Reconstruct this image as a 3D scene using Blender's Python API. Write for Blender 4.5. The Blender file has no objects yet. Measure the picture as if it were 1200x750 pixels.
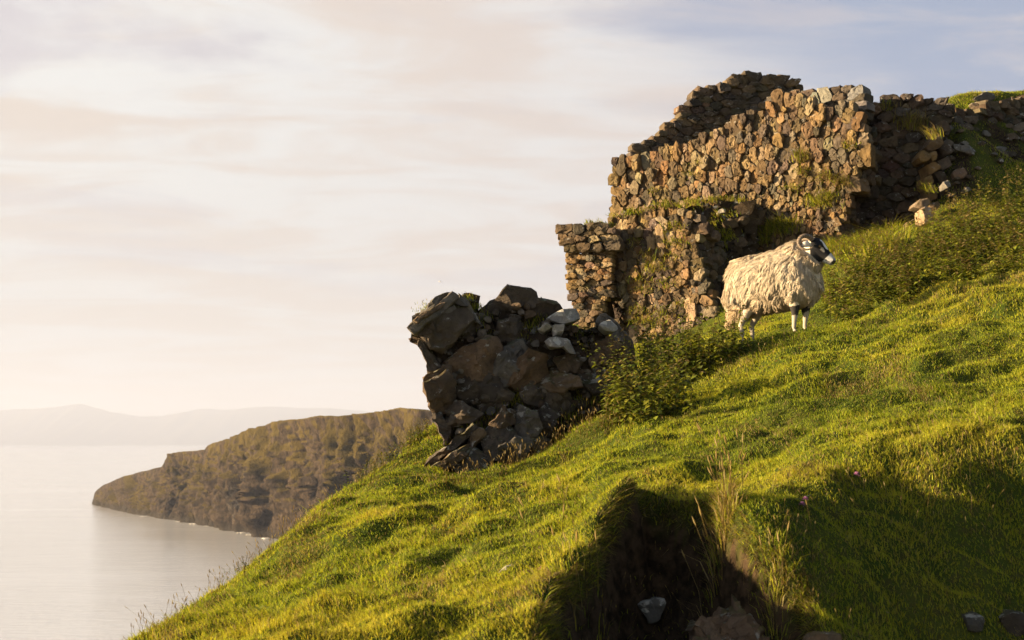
import bpy, math, random
import numpy as np
from mathutils import Vector, Matrix
from math import radians, sin, cos, pi

SC = bpy.context.scene
COL = SC.collection
rng = np.random.default_rng(7)
random.seed(7)

# ------------------------------------------------------------------ camera
FPX = 1200 * 50 / 36.0
PITCH = math.atan((518 - 375) / FPX)
cam_d = bpy.data.cameras.new('camera')
cam = bpy.data.objects.new('camera', cam_d)
COL.objects.link(cam)
cam.location = (0, 0, 0)
cam.rotation_euler = (pi / 2 + PITCH, 0, 0)
cam_d.lens = 50
cam_d.sensor_width = 36
cam_d.clip_start = 0.1
cam_d.clip_end = 120000
cam_d.dof.use_dof = True
cam_d.dof.focus_distance = 14.8
cam_d.dof.aperture_fstop = 4.5
SC.camera = cam

# ------------------------------------------------------------------ light and exposure
SUN_EL = radians(9.6)
SUN_BACK = radians(6)          # how far behind the camera's plane the sun stands (it is to the west, camera faces north)
sun_dir = Vector((-cos(SUN_EL) * cos(SUN_BACK), -cos(SUN_EL) * sin(SUN_BACK), sin(SUN_EL)))
sun_d = bpy.data.lights.new('sun', 'SUN')
sun = bpy.data.objects.new('sun', sun_d)
COL.objects.link(sun)
sun_d.energy = 5.0
sun_d.angle = radians(0.6)
sun_d.color = (1.0, 0.74, 0.42)
sun.rotation_euler = sun_dir.to_track_quat('Z', 'Y').to_euler()

SC.view_settings.view_transform = 'Standard'
SC.view_settings.look = 'None'
SC.view_settings.exposure = 2.32
SC.view_settings.gamma = 1.0
SC.view_settings.use_curve_mapping = False
SC.cycles.use_denoising = True
SC.cycles.max_bounces = 6
SC.cycles.diffuse_bounces = 3
SC.cycles.glossy_bounces = 2
SC.cycles.transmission_bounces = 3
SC.cycles.volume_bounces = 1
SC.cycles.caustics_reflective = False
SC.cycles.caustics_refractive = False

W = bpy.data.worlds.new('World')
SC.world = W
W.use_nodes = True
nt = W.node_tree
nt.nodes.clear()


class NT:
    """small helper around a node tree"""
    def __init__(s, tree): s.t = tree
    def n(s, typ, **kw):
        nd = s.t.nodes.new(typ)
        for k, v in kw.items(): setattr(nd, k, v)
        return nd
    def l(s, a, b): s.t.links.new(a, b)
    def setin(s, sock, v):
        if isinstance(v, bpy.types.NodeSocket): s.l(v, sock)
        else: sock.default_value = v
    def math(s, op, a, b=None, c=None, clamp=False):
        nd = s.n('ShaderNodeMath', operation=op); nd.use_clamp = clamp
        s.setin(nd.inputs[0], a)
        if b is not None: s.setin(nd.inputs[1], b)
        if c is not None: s.setin(nd.inputs[2], c)
        return nd.outputs[0]
    def mix(s, f, a, b, blend='MIX'):
        nd = s.n('ShaderNodeMix', data_type='RGBA', blend_type=blend)
        s.setin(nd.inputs[0], f)
        s.setin(nd.inputs[6], a if not isinstance(a, tuple) else (*a, 1)[:4])
        s.setin(nd.inputs[7], b if not isinstance(b, tuple) else (*b, 1)[:4])
        return nd.outputs[2]
    def noise(s, vec, scale, detail=4, rough=0.55, dist=0.0):
        nd = s.n('ShaderNodeTexNoise')
        if vec is not None: s.l(vec, nd.inputs['Vector'])
        nd.inputs['Scale'].default_value = scale
        nd.inputs['Detail'].default_value = detail
        nd.inputs['Roughness'].default_value = rough
        nd.inputs['Distortion'].default_value = dist
        return nd.outputs['Fac']
    def ramp(s, f, a, b):
        """smooth 0..1 between a and b"""
        nd = s.n('ShaderNodeMapRange', interpolation_type='SMOOTHSTEP')
        s.setin(nd.inputs[0], f)
        nd.inputs[1].default_value = a; nd.inputs[2].default_value = b
        return nd.outputs[0]
    def mapping(s, vec, scale=(1, 1, 1), rot=(0, 0, 0), loc=(0, 0, 0)):
        nd = s.n('ShaderNodeMapping')
        s.l(vec, nd.inputs[0])
        nd.inputs['Location'].default_value = loc
        nd.inputs['Rotation'].default_value = rot
        nd.inputs['Scale'].default_value = scale
        return nd.outputs[0]


w = NT(nt)
geo = w.n('ShaderNodeTexCoord')
dirv = geo.outputs['Generated']
sep = w.n('ShaderNodeSeparateXYZ'); w.l(dirv, sep.inputs[0])
dx_, dy_, dz_ = sep.outputs
zc = w.math('MAXIMUM', dz_, 0.0)
sky = w.n('ShaderNodeTexSky', sky_type='NISHITA')
sky.sun_disc = False
sky.sun_elevation = SUN_EL
sky.sun_rotation = math.atan2(sun_dir.x, sun_dir.y)
sky.air_density = 1.0; sky.dust_density = 1.5; sky.ozone_density = 1.5
bg1 = w.n('ShaderNodeBackground'); w.l(sky.outputs[0], bg1.inputs[0]); bg1.inputs[1].default_value = 0.035
# cloud layer: the direction is projected on a flat cloud sheet
k = w.math('ADD', zc, 0.10)
px_ = w.math('DIVIDE', dx_, k); py_ = w.math('DIVIDE', dy_, k)
cmb = w.n('ShaderNodeCombineXYZ'); w.l(px_, cmb.inputs[0]); w.l(py_, cmb.inputs[1])
cv = w.mapping(cmb.outputs[0], scale=(0.55, 0.62, 1), rot=(0, 0, radians(-14)), loc=(3.1, 1.7, 0))
n1 = w.noise(cv, 1.25, 9, 0.60, 0.55)
n2 = w.noise(w.mapping(cmb.outputs[0], scale=(0.8, 1.6, 1), rot=(0, 0, radians(-10)), loc=(7.3, 2.2, 3)), 1.9, 9, 0.60, 0.7)
n3 = w.noise(w.mapping(cmb.outputs[0], scale=(0.5, 0.9, 1), loc=(1.3, 9.2, 1)), 0.8, 3, 0.5, 0.2)
# brightness toward the sunward (west) horizon
westness = w.ramp(w.math('MULTIPLY', dx_, -1.0), -0.45, 0.55)
lowness = w.ramp(dz_, 0.30, 0.0)
warm = w.mix(westness, (0.50, 0.45, 0.44), (0.60, 0.52, 0.45))
bright = w.mix(westness, (0.52, 0.51, 0.52), (0.66, 0.66, 0.64))
blue = w.mix(westness, (0.35, 0.345, 0.40), (0.525, 0.495, 0.515))
cc = w.mix(w.ramp(n2, 0.38, 0.62), bright, warm)
cc = w.mix(w.math('MULTIPLY', w.ramp(n1, 0.50, 0.63), w.ramp(dz_, 0.05, 0.19)), cc, blue)
# open blue patch high to the north-east
az = w.math('ADD', w.ramp(w.math('ADD', dx_, w.math('MULTIPLY', w.math('SUBTRACT', n1, 0.5), 0.9)), 0.03, 0.30), 0.0)
openb = w.math('MULTIPLY', w.math('MULTIPLY', az, w.ramp(dz_, 0.10, 0.20)), w.ramp(n3, 0.36, 0.50))
cc = w.mix(w.math('MULTIPLY', openb, w.math('ADD', 0.45, w.math('MULTIPLY', w.ramp(n2, 0.60, 0.42), 0.5))), cc, (0.215, 0.28, 0.41))
glow = w.math('MULTIPLY', lowness, w.math('ADD', w.math('MULTIPLY', westness, 0.75), 0.25))
cc = w.mix(w.math('MULTIPLY', glow, 0.6), cc, (0.48, 0.46, 0.45))
bg2 = w.n('ShaderNodeBackground'); w.l(cc, bg2.inputs[0]); bg2.inputs[1].default_value = 0.275
cover = w.ramp(dz_, 0.62, 0.30)
north = w.ramp(dy_, -0.55, 0.25)
cover = w.math('MULTIPLY', cover, w.math('ADD', w.math('MULTIPLY', north, 0.88), 0.12))
mixs = w.n('ShaderNodeMixShader'); w.l(cover, mixs.inputs[0]); w.l(bg1.outputs[0], mixs.inputs[1]); w.l(bg2.outputs[0], mixs.inputs[2])
outw = w.n('ShaderNodeOutputWorld'); w.l(mixs.outputs[0], outw.inputs[0])

# ------------------------------------------------------------------ picture geometry: where a pixel's ray meets a given depth
def ray(px, py):
    px = np.asarray(px, float); py = np.asarray(py, float)
    dx = (px - 600) / FPX; dy = (375 - py) / FPX
    return np.stack([dx, cos(PITCH) - dy * sin(PITCH), sin(PITCH) + dy * cos(PITCH)], -1)

def at(px, py, Y):
    r = ray(px, py)
    return r * (np.asarray(Y, float) / r[..., 1])[..., None]

def to_px(P):
    P = np.asarray(P, float)
    f = P[..., 1] * cos(PITCH) + P[..., 2] * sin(PITCH)
    u = -P[..., 1] * sin(PITCH) + P[..., 2] * cos(PITCH)
    return 600 + FPX * P[..., 0] / f, 375 - FPX * u / f

# ------------------------------------------------------------------ noise
def _hash(ix, iy, iz, seed):
    h = (ix.astype(np.int64) * 374761393 + iy.astype(np.int64) * 668265263 + iz.astype(np.int64) * 2147483647 + seed * 974634777) & 0xFFFFFFFF
    h = ((h ^ (h >> 13)) * 1274126177) & 0xFFFFFFFF
    h = ((h ^ (h >> 16)) * 2246822519) & 0xFFFFFFFF
    h = h ^ (h >> 15)
    return (h & 0xFFFFFF) / float(0xFFFFFF)

def vnoise(x, y, z=0.0, seed=0):
    x, y, z = np.broadcast_arrays(np.asarray(x, float), np.asarray(y, float), np.asarray(z, float))
    ix, iy, iz = np.floor(x), np.floor(y), np.floor(z)
    fx, fy, fz = x - ix, y - iy, z - iz
    fx = fx * fx * fx * (fx * (fx * 6 - 15) + 10); fy = fy * fy * fy * (fy * (fy * 6 - 15) + 10); fz = fz * fz * fz * (fz * (fz * 6 - 15) + 10)
    ix, iy, iz = ix.astype(np.int64), iy.astype(np.int64), iz.astype(np.int64)
    r = 0
    for a in (0, 1):
        for b in (0, 1):
            for c in (0, 1):
                wgt = (fx if a else 1 - fx) * (fy if b else 1 - fy) * (fz if c else 1 - fz)
                r = r + wgt * _hash(ix + a, iy + b, iz + c, seed)
    return r * 2 - 1

def fbm(x, y, z=0.0, octv=4, gain=0.5, seed=0):
    a, s, t = 1.0, 0.0, 0.0
    for o in range(octv):
        m = 2.03 ** o
        s = s + a * vnoise(np.asarray(x) * m + 17.3 * o, np.asarray(y) * m - 9.1 * o, np.asarray(z) * m + 3.7 * o, seed + o)
        t += a; a *= gain
    return s / t

def sstep(a, b, x):
    t = np.clip((np.asarray(x, float) - a) / (b - a), 0, 1)
    return t * t * (3 - 2 * t)

# ------------------------------------------------------------------ mesh building
class MB:
    def __init__(s): s.v, s.f, s.c, s.n = [], [], [], 0
    def add(s, v, faces, col=(1, 1, 1)):
        v = np.asarray(v, float).reshape(-1, 3)
        c = np.asarray(col, float)
        if c.ndim == 1: c = np.tile(c[:3], (len(v), 1))
        s.v.append(v); s.c.append(c[:, :3])
        o = s.n
        s.f.extend([[i + o for i in f] for f in faces])
        s.n += len(v)
    def verts(s): return np.concatenate(s.v) if s.v else np.zeros((0, 3))
    def build(s, name, m, parent=None, smooth=True, sharp=None):
        return link_mesh(name, s.verts(), s.f, np.concatenate(s.c), m, parent, smooth, sharp)

def link_mesh(name, v, faces, col, m, parent=None, smooth=True, sharp=None, ls=None):
    """faces: list of index lists, or a flat loop array together with ls = loop starts"""
    me = bpy.data.meshes.new(name)
    v = np.asarray(v, np.float32)
    if parent is not None: v = v - np.array(parent.matrix_world.translation, np.float32)
    me.vertices.add(len(v)); me.vertices.foreach_set('co', v.ravel())
    if ls is None:
        ln = np.array([len(f) for f in faces], np.int32)
        ls = np.concatenate([[0], np.cumsum(ln)[:-1]]).astype(np.int32)
        flat = np.fromiter((i for f in faces for i in f), np.int32, int(ln.sum()))
    else:
        flat = np.asarray(faces, np.int32)
    me.loops.add(len(flat)); me.loops.foreach_set('vertex_index', flat)
    me.polygons.add(len(ls)); me.polygons.foreach_set('loop_start', ls)
    me.polygons.foreach_set('use_smooth', np.full(len(ls), smooth, bool))
    if col is not None:
        a = me.attributes.new('Col', 'FLOAT_COLOR', 'POINT')
        c4 = np.ones((len(v), 4), np.float32); c4[:, :3] = col
        a.data.foreach_set('color', c4.ravel())
    me.update(calc_edges=True)
    me.validate()
    if sharp: me.set_sharp_from_angle(angle=radians(sharp))
    o = bpy.data.objects.new(name, me)
    COL.objects.link(o)
    if m: me.materials.append(m)
    if parent is not None:
        o.parent = parent
    return o

def tag(o, label=None, cat=None, group=None, kind=None):
    if label: o['label'] = label
    if cat: o['category'] = cat
    if group: o['group'] = group
    if kind: o['kind'] = kind
    return o

def thing(name, loc, label, cat, group=None):
    o = bpy.data.objects.new(name, None)
    COL.objects.link(o)
    o.location = loc
    o.empty_display_size = 0.2
    bpy.context.view_layer.update()
    return tag(o, label, cat, group)

# ------------------------------------------------------------------ materials
def new_mat(name):
    m = bpy.data.materials.new(name); m.use_nodes = True
    t = m.node_tree; t.nodes.clear()
    q = NT(t)
    out = q.n('ShaderNodeOutputMaterial')
    return m, q, out

def principled(q, out, col, rough=0.9, spec=0.2, normal=None):
    b = q.n('ShaderNodeBsdfPrincipled')
    q.setin(b.inputs['Base Color'], col if not isinstance(col, tuple) else (*col, 1)[:4])
    q.setin(b.inputs['Roughness'], rough)
    b.inputs['Specular IOR Level'].default_value = spec
    if normal is not None: q.l(normal, b.inputs['Normal'])
    q.l(b.outputs[0], out.inputs[0])
    return b

def bump(q, h, strength=0.5, dist=0.02):
    b = q.n('ShaderNodeBump')
    b.inputs['Strength'].default_value = strength; b.inputs['Distance'].default_value = dist
    q.l(h, b.inputs['Height'])
    return b.outputs[0]

def objco(q):
    return q.n('ShaderNodeTexCoord').outputs['Object']

def rock_mat(name, lichen=0.5, moss=0.5, tint=(1, 1, 1), fine=1.0, bumpd=0.02, cracks=0.5):
    m, q, out = new_mat(name)
    co = objco(q)
    a = q.n('ShaderNodeAttribute', attribute_name='Col').outputs['Color']
    n1 = q.noise(co, 3.0 * fine, 6, 0.62)
    n2 = q.noise(co, 14.0 * fine, 5, 0.6)
    n3 = q.noise(co, 55.0 * fine, 3, 0.6)
    c = q.mix(q.ramp(n1, 0.3, 0.7), q.mix(1.0, a, (0.72, 0.70, 0.70), 'MULTIPLY'), q.mix(1.0, a, (1.25, 1.18, 1.05), 'MULTIPLY'))
    c = q.mix(q.math('MULTIPLY', q.ramp(n2, 0.45, 0.62), 0.45), c, q.mix(1.0, a, (0.55, 0.52, 0.52), 'MULTIPLY'))
    c = q.mix(1.0, c, tint, 'MULTIPLY')
    nz = q.n('ShaderNodeNewGeometry').outputs['Normal']
    sp = q.n('ShaderNodeSeparateXYZ'); q.l(nz, sp.inputs[0])
    # pale lichen blotches, on the weathered upper faces above all
    l1 = q.noise(q.mapping(co, loc=(4.2, 1, 7)), 7.0 * fine, 5, 0.65, 0.3)
    lm = q.math('ADD', l1, q.math('MULTIPLY', sp.outputs[2], 0.12))
    lm = q.math('MULTIPLY', q.ramp(lm, 0.66 - 0.08 * lichen, 0.72 - 0.06 * lichen), 0.85 * min(1, lichen * 1.6))
    c = q.mix(lm, c, (0.42, 0.41, 0.37))
    # moss and short turf where soil can lie
    mm = q.math('ADD', q.math('MULTIPLY', sp.outputs[2], 0.5), q.noise(q.mapping(co, loc=(9, 3, 2)), 2.6 * fine, 5, 0.65))
    mm = q.math('MULTIPLY', q.ramp(mm, 0.92 - 0.22 * moss, 1.02 - 0.22 * moss), min(1, moss * 1.5))
    c = q.mix(mm, c, q.mix(n2, (0.035, 0.045, 0.010), (0.10, 0.105, 0.022)))
    vo = q.n('ShaderNodeTexVoronoi', feature='DISTANCE_TO_EDGE'); vo.inputs['Scale'].default_value = 3.2 * fine
    wob = q.n('ShaderNodeVectorMath', operation='ADD'); q.l(q.mapping(co, scale=(1, 1, 2.1), rot=(0.3, 0.5, 0.2)), wob.inputs[0])
    nv = q.n('ShaderNodeTexNoise'); q.l(co, nv.inputs['Vector']); nv.inputs['Scale'].default_value = 5.0 * fine
    nsc = q.n('ShaderNodeVectorMath', operation='SCALE'); q.l(nv.outputs['Color'], nsc.inputs[0]); nsc.inputs['Scale'].default_value = 0.35
    q.l(nsc.outputs[0], wob.inputs[1]); q.l(wob.outputs[0], vo.inputs['Vector'])
    crack = q.math('MAXIMUM', q.ramp(vo.outputs['Distance'], 0.0, 0.035), q.ramp(q.noise(q.mapping(co, loc=(2, 8, 5)), 2.2 * fine, 3, 0.6), 0.44, 0.52))
    h = q.math('ADD', q.math('MULTIPLY', n1, 1.2), q.math('ADD', q.math('MULTIPLY', n2, 0.8), q.math('MULTIPLY', n3, 0.35)))
    h = q.math('ADD', h, q.math('MULTIPLY', crack, cracks))
    principled(q, out, c, 0.92, 0.18, bump(q, h, 0.75, bumpd))
    return m

M = {}
M['wall_stone'] = rock_mat('wall_stone', 0.25, 0.12, fine=1.2, bumpd=0.035, cracks=0.12)
M['shaded_stone'] = rock_mat('shaded_stone', 0.35, 0.2, fine=1.2, bumpd=0.035, cracks=0.2)  # for masonry whose shade is put into its palette
M['outcrop'] = rock_mat('outcrop', 0.35, 0.30, tint=(0.84, 0.82, 0.80), fine=1.4, bumpd=0.03)
M['pale_rock'] = rock_mat('pale_rock', 1.0, 0.0, fine=1.6, bumpd=0.02, cracks=0.25)
M['boulder'] = rock_mat('boulder', 0.45, 0.15, fine=1.5, bumpd=0.02)

def plain_mat(name, rough=0.9, spec=0.15, var=0.25, scale=20, bumpd=0.004):
    m, q, out = new_mat(name)
    co = objco(q)
    a = q.n('ShaderNodeAttribute', attribute_name='Col').outputs['Color']
    n = q.noise(co, scale, 4, 0.6)
    c = q.mix(n, q.mix(1.0, a, (1 - var,) * 3, 'MULTIPLY'), q.mix(1.0, a, (1 + var,) * 3, 'MULTIPLY'))
    principled(q, out, c, rough, spec, bump(q, n, 0.6, bumpd))
    return m

M['soil'] = plain_mat('soil', 0.97, 0.05, 0.45, 9, 0.04)

def leaf_mat(name, trans=0.35, rough=0.55, spec=0.25):
    m, q, out = new_mat(name)
    a = q.n('ShaderNodeAttribute', attribute_name='Col').outputs['Color']
    b = q.n('ShaderNodeBsdfPrincipled')
    q.l(a, b.inputs['Base Color']); b.inputs['Roughness'].default_value = rough
    b.inputs['Specular IOR Level'].default_value = spec
    t = q.n('ShaderNodeBsdfTranslucent'); q.l(q.mix(1.0, a, (1.25, 1.2, 0.7), 'MULTIPLY'), t.inputs[0])
    mx = q.n('ShaderNodeMixShader'); mx.inputs[0].default_value = trans
    q.l(b.outputs[0], mx.inputs[1]); q.l(t.outputs[0], mx.inputs[2]); q.l(mx.outputs[0], out.inputs[0])
    return m

M['grass'] = leaf_mat('grass_blade', 0.48, 0.6, 0.15)
M['leaf'] = leaf_mat('nettle_leaf', 0.35, 0.55, 0.2)
M['straw'] = leaf_mat('straw', 0.45, 0.7, 0.1)
M['fleece'] = leaf_mat('fleece_wool', 0.18, 0.95, 0.02)
M['skin'] = plain_mat('sheep_coat', 0.8, 0.2, 0.12, 60, 0.003)
M['horn'] = plain_mat('horn_keratin', 0.6, 0.3, 0.3, 90, 0.006)
M['hoof'] = plain_mat('hoof', 0.5, 0.3, 0.2, 40, 0.003)
M['eye'] = plain_mat('eye_gloss', 0.12, 0.5, 0.05, 10, 0.0)
M['petal'] = leaf_mat('petal', 0.3, 0.6, 0.1)
M['feather'] = plain_mat('feather', 0.8, 0.1, 0.1, 20, 0.002)

# ------------------------------------------------------------------ terrain
H_SEA = 40.0
ctrl = np.array([
    # the edge against the sea
    (120, 790, 7.6), (150, 750, 8.4), (250, 682, 9.8), (350, 612, 11.5), (430, 555, 13.6), (505, 498, 16.0),
    # lower slope
    (230, 760, 7.6), (330, 750, 7.3), (450, 750, 6.9), (560, 750, 6.6), (640, 745, 6.5),
    (350, 680, 8.7), (450, 680, 8.3), (560, 680, 7.9), (640, 680, 7.7), (690, 660, 7.8),
    (450, 610, 10.3), (560, 610, 9.7), (660, 600, 9.1), (740, 590, 8.8), (760, 570, 9.3),
    (500, 590, 11.8), (600, 574, 12.0), (700, 545, 10.8), (800, 540, 10.2), (860, 560, 9.4),
    (515, 566, 13.6), (560, 556, 13.7), (640, 523, 13.9), (720, 494, 14.2), (760, 500, 12.8), (560, 545, 15.2), (640, 505, 15.4), (720, 472, 15.4),
    (800, 470, 13.3), (850, 430, 14.4), (880, 403, 15.2), (912, 391, 15.3), (940, 386, 15.4), (1000, 380, 15.6), (1080, 357, 15.7), (1200, 322, 15.9),
    (900, 460, 12.7), (1000, 450, 12.6), (1100, 430, 12.6), (1200, 405, 12.7),
    (900, 520, 10.7), (1000, 510, 10.4), (1100, 500, 10.2), (1200, 480, 10.3),
    (880, 600, 8.2), (920, 586, 8.05), (960, 566, 8.5), (1040, 560, 8.7), (1130, 556, 8.8), (1200, 550, 8.9),
    (900, 650, 7.7), (980, 640, 7.95), (1080, 640, 8.4), (1200, 640, 8.6),
    (880, 740, 7.3), (980, 740, 7.5), (1080, 740, 7.95), (1200, 740, 8.1), (1000, 800, 7.0), (1200, 800, 7.4), (760, 760, 6.5), (800, 690, 7.5),
    # hollow behind the crest and the ground up to the castle
    (960, 418, 17.2), (1060, 392, 17.4), (1160, 358, 17.6),
    (980, 300, 22.0), (1050, 282, 22.0), (1100, 260, 22.0), (1150, 226, 23.3), (1200, 193, 24.5), (1260, 160, 25.6), (1000, 350, 19.6), (1100, 314, 19.6), (1200, 256, 20.6), (1015, 290, 23.6), (1045, 286, 23.8), (1075, 280, 23.9), (1050, 284, 24.6),
    (900, 330, 22.0), (840, 385, 21.8), (760, 418, 21.6), (690, 428, 21.6), (650, 440, 21.2),
    (800, 432, 17.6), (740, 455, 17.0), (660, 475, 17.0), (880, 400, 18.3),
    # bank at the castle's end
    (1112, 140, 25.0), (1140, 128, 25.6), (1175, 112, 26.4), (1210, 104, 27.1), (1270, 92, 28.2), (1110, 150, 27.8), (1140, 146, 28.0), (1175, 138, 28.2), (1215, 128, 28.6), (1108, 200, 23.6), (1094, 240, 23.3), (1094, 262, 22.4), (1160, 172, 25.0), (1200, 150, 26.0), (1120, 160, 24.3),
    (1000, 230, 26.0), (900, 270, 26.5), (760, 330, 26.5), (660, 400, 26.0), (1260, 300, 16.5), (1270, 420, 12.5),
])
CP = at(ctrl[:, 0], ctrl[:, 1], ctrl[:, 2])

def tps_fit(P, lam=0.01):
    n = len(P)
    d = np.hypot(P[:, None, 0] - P[None, :, 0], P[:, None, 1] - P[None, :, 1])
    K = np.where(d > 0, d * d * np.log(d + 1e-12), 0) + lam * np.eye(n)
    A = np.zeros((n + 3, n + 3)); A[:n, :n] = K
    A[:n, n] = A[n, :n] = 1; A[:n, n + 1] = A[n + 1, :n] = P[:, 0]; A[:n, n + 2] = A[n + 2, :n] = P[:, 1]
    return np.linalg.solve(A, np.concatenate([P[:, 2], [0, 0, 0]]))
TW = tps_fit(CP)

def tps(x, y):
    out = np.empty(x.size); xf, yf = x.ravel(), y.ravel()
    for i in range(0, x.size, 60000):
        a, b = xf[i:i + 60000, None], yf[i:i + 60000, None]
        d2 = (a - CP[None, :, 0]) ** 2 + (b - CP[None, :, 1]) ** 2 + 1e-12
        out[i:i + 60000] = (0.5 * d2 * np.log(d2)) @ TW[:-3] + TW[-3] + TW[-2] * a[:, 0] + TW[-1] * b[:, 0]
    return out.reshape(x.shape)

_e = at(np.array([120, 150, 250, 350, 430, 505]), np.array([790, 750, 682, 612, 555, 498]), np.array([7.6, 8.4, 9.8, 11.5, 13.6, 16.0]))
EY = np.concatenate([[-40, 0, 5], _e[:, 1], [18, 22, 26, 32, 60]])
EX = np.concatenate([[-9, -3.6, -2.75], _e[:, 0], [-0.2, 0.35, 0.6, 2.0, 14]])

def base_height(x, y):
    xc = np.clip(x, -3.2, 10.4); yc = np.clip(y, 5.0, 28.2)
    z = tps(xc, yc)
    ex = np.maximum(x - xc, 0); z = z + 6.0 * np.tanh(0.25 * ex / 6.0)
    z = z - 0.25 * np.maximum(xc - x, 0)
    z = z - 0.12 * np.maximum(yc - y, 0)
    by = np.maximum(y - 31.0, 0); z = z - 0.9 * by * by / (by + 6)
    d = np.maximum(np.interp(y, EY, EX) + 0.30 - x, 0)
    z = z - 0.95 * d * d / (d + 0.55)
    return np.maximum(z, -H_SEA - 3)

# regular core patch, and wider spacing away from it
CX0, CX1, CY0, CY1, ST = -4.0, 10.8, 4.0, 28.6, 0.04
gx = np.arange(CX0, CX1 + 1e-6, ST); gy = np.arange(CY0, CY1 + 1e-6, ST)
def grow(start, sgn, far):
    a, s, o = start, ST, []
    while abs(a - start) < far:
        s = min(s * 1.22, 12.0); a += sgn * s; o.append(a)
    return np.array(o)
XS = np.concatenate([grow(CX0, -1, 110)[::-1], gx, grow(CX1, 1, 420)])
YS = np.concatenate([grow(CY0, -1, 200)[::-1], gy, grow(CY1, 1, 110)])
GXX, GYY = np.meshgrid(gx, gy)
ZB = base_height(GXX, GYY)

def bil(Z, x, y):
    fx = np.clip((np.asarray(x) - CX0) / ST, 0, len(gx) - 1.001); fy = np.clip((np.asarray(y) - CY0) / ST, 0, len(gy) - 1.001)
    ix, iy = fx.astype(int), fy.astype(int); fx, fy = fx - ix, fy - iy
    return (Z[iy, ix] * (1 - fx) + Z[iy, ix + 1] * fx) * (1 - fy) + (Z[iy + 1, ix] * (1 - fx) + Z[iy + 1, ix + 1] * fx) * fy

def hit(Z, px, py, y0=4.6, y1=28.2):
    """where the sight line through a pixel first meets the ground"""
    px = np.atleast_1d(np.asarray(px, float)); py = np.atleast_1d(np.asarray(py, float))
    r = ray(px, py); r = r / r[:, 1:2]
    best = np.full(len(px), np.nan)
    for Y in np.arange(y0, y1, 0.03):
        p = r * Y
        g = bil(Z, p[:, 0], p[:, 1])
        m = np.isnan(best) & (p[:, 2] <= g)
        best[m] = Y
    best = np.where(np.isnan(best), y1, best)
    return r * best[:, None]

def inside_dist(poly, x, y):
    """signed distance to a polygon in plan, positive inside"""
    x = np.asarray(x, float); y = np.asarray(y, float)
    d = np.full(x.shape, 1e9); ins = np.zeros(x.shape, bool)
    n = len(poly)
    for i in range(n):
        ax, ay = poly[i][:2]; bx, by = poly[(i + 1) % n][:2]
        vx, vy = bx - ax, by - ay
        t = np.clip(((x - ax) * vx + (y - ay) * vy) / (vx * vx + vy * vy + 1e-12), 0, 1)
        d = np.minimum(d, np.hypot(x - ax - t * vx, y - ay - t * vy))
        c = (ay > y) != (by > y)
        with np.errstate(divide='ignore', invalid='ignore'):
            ins ^= c & (x < (bx - ax) * (y - ay) / (by - ay + 1e-12) + ax)
    return np.where(ins, d, -d)

pit_px = [(612, 765), (642, 722), (664, 690), (690, 655), (718, 624), (750, 598), (785, 590), (835, 598), (882, 622), (912, 645), (930, 668), (940, 700), (952, 730), (965, 770), (900, 800), (760, 800)]
pit = hit(ZB, [p[0] for p in pit_px], [p[1] for p in pit_px])
cave_px = [(903, 672), (925, 662), (947, 668), (956, 690), (945, 706), (922, 704), (908, 692)]
cave = hit(ZB, [p[0] for p in cave_px], [p[1] for p in cave_px])

def relief(x, y):
    edge = np.interp(y, EY, EX) - x
    n1 = fbm(x / 1.3, y / 1.3, 0, 3, 0.5, 3) * 0.08
    b = np.abs(fbm(x / 0.95, y / 0.46, 1.7, 3, 0.5, 11))
    n2 = (b - 0.30) * 0.27
    n3 = fbm(x / 0.22, y / 0.22, 0.5, 3, 0.6, 21) * 0.065
    # sheep-walk terraces that cross the slope
    tr = np.sin((bil(ZB, x, y) * 9.0 + 2.4 * fbm(x / 1.6, y / 1.6, 4.2, 2, 0.5, 31))) * 0.028
    k = 1 - 0.6 * sstep(18, 24, y)
    sh = sstep(1.3, 2.1, x) * sstep(9.4, 8.4, y)
    g = np.exp(-(((x - 2.86) / 0.75) ** 2 + ((y - 15.3) / 0.7) ** 2))           # trodden flat where the sheep stands
    return (n1 + n2 * (1 + 0.7 * sh) + n3 * (1 + 0.5 * sh) + tr) * k * (1 - 0.85 * g) - 0.045 * g

def pit_depth(x, y):
    wob = 0.09 * fbm(x / 0.30, y / 0.30, 0.3, 3, 0.55, 41)
    d = inside_dist(pit, x, y) + wob
    d2 = inside_dist(cave, x, y) + 0.3 * wob
    return 0.80 * sstep(-0.02, 0.24, d) + 0.32 * sstep(-0.02, 0.14, d2) * (d < 0.2)

def height(x, y, core=True):
    z = base_height(x, y)
    return z
Z_N = ZB + relief(GXX, GYY)
PD = pit_depth(GXX, GYY)
ZF = Z_N - PD + np.where(PD > 0.1, 0.08 * fbm(GXX / 0.16, GYY / 0.16, 0, 3, 0.6, 51), 0)
lip = hit(ZB, [640, 664, 690, 718, 742], [722, 688, 654, 622, 600])
ld_ = np.full(GXX.shape, 1e9)
for i in range(len(lip) - 1):
    ax, ay = lip[i][:2]; vx, vy = lip[i + 1][:2] - lip[i][:2]
    t_ = np.clip(((GXX - ax) * vx + (GYY - ay) * vy) / (vx * vx + vy * vy), 0, 1)
    ld_ = np.minimum(ld_, np.hypot(GXX - ax - t_ * vx, GYY - ay - t_ * vy))
ZF = ZF + 0.11 * np.exp(-(ld_ / 0.22) ** 2) * (PD < 0.3)
gnd = lambda x, y: bil(ZF, x, y)
bank_px = hit(ZB, [1098, 1112, 1150, 1203, 1240, 1215, 1150, 1112], [262, 140, 128, 112, 150, 190, 222, 254])
BKM = sstep(-0.15, 0.25, inside_dist(bank_px, GXX, GYY))          # the stony bank at the castle's end

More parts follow.
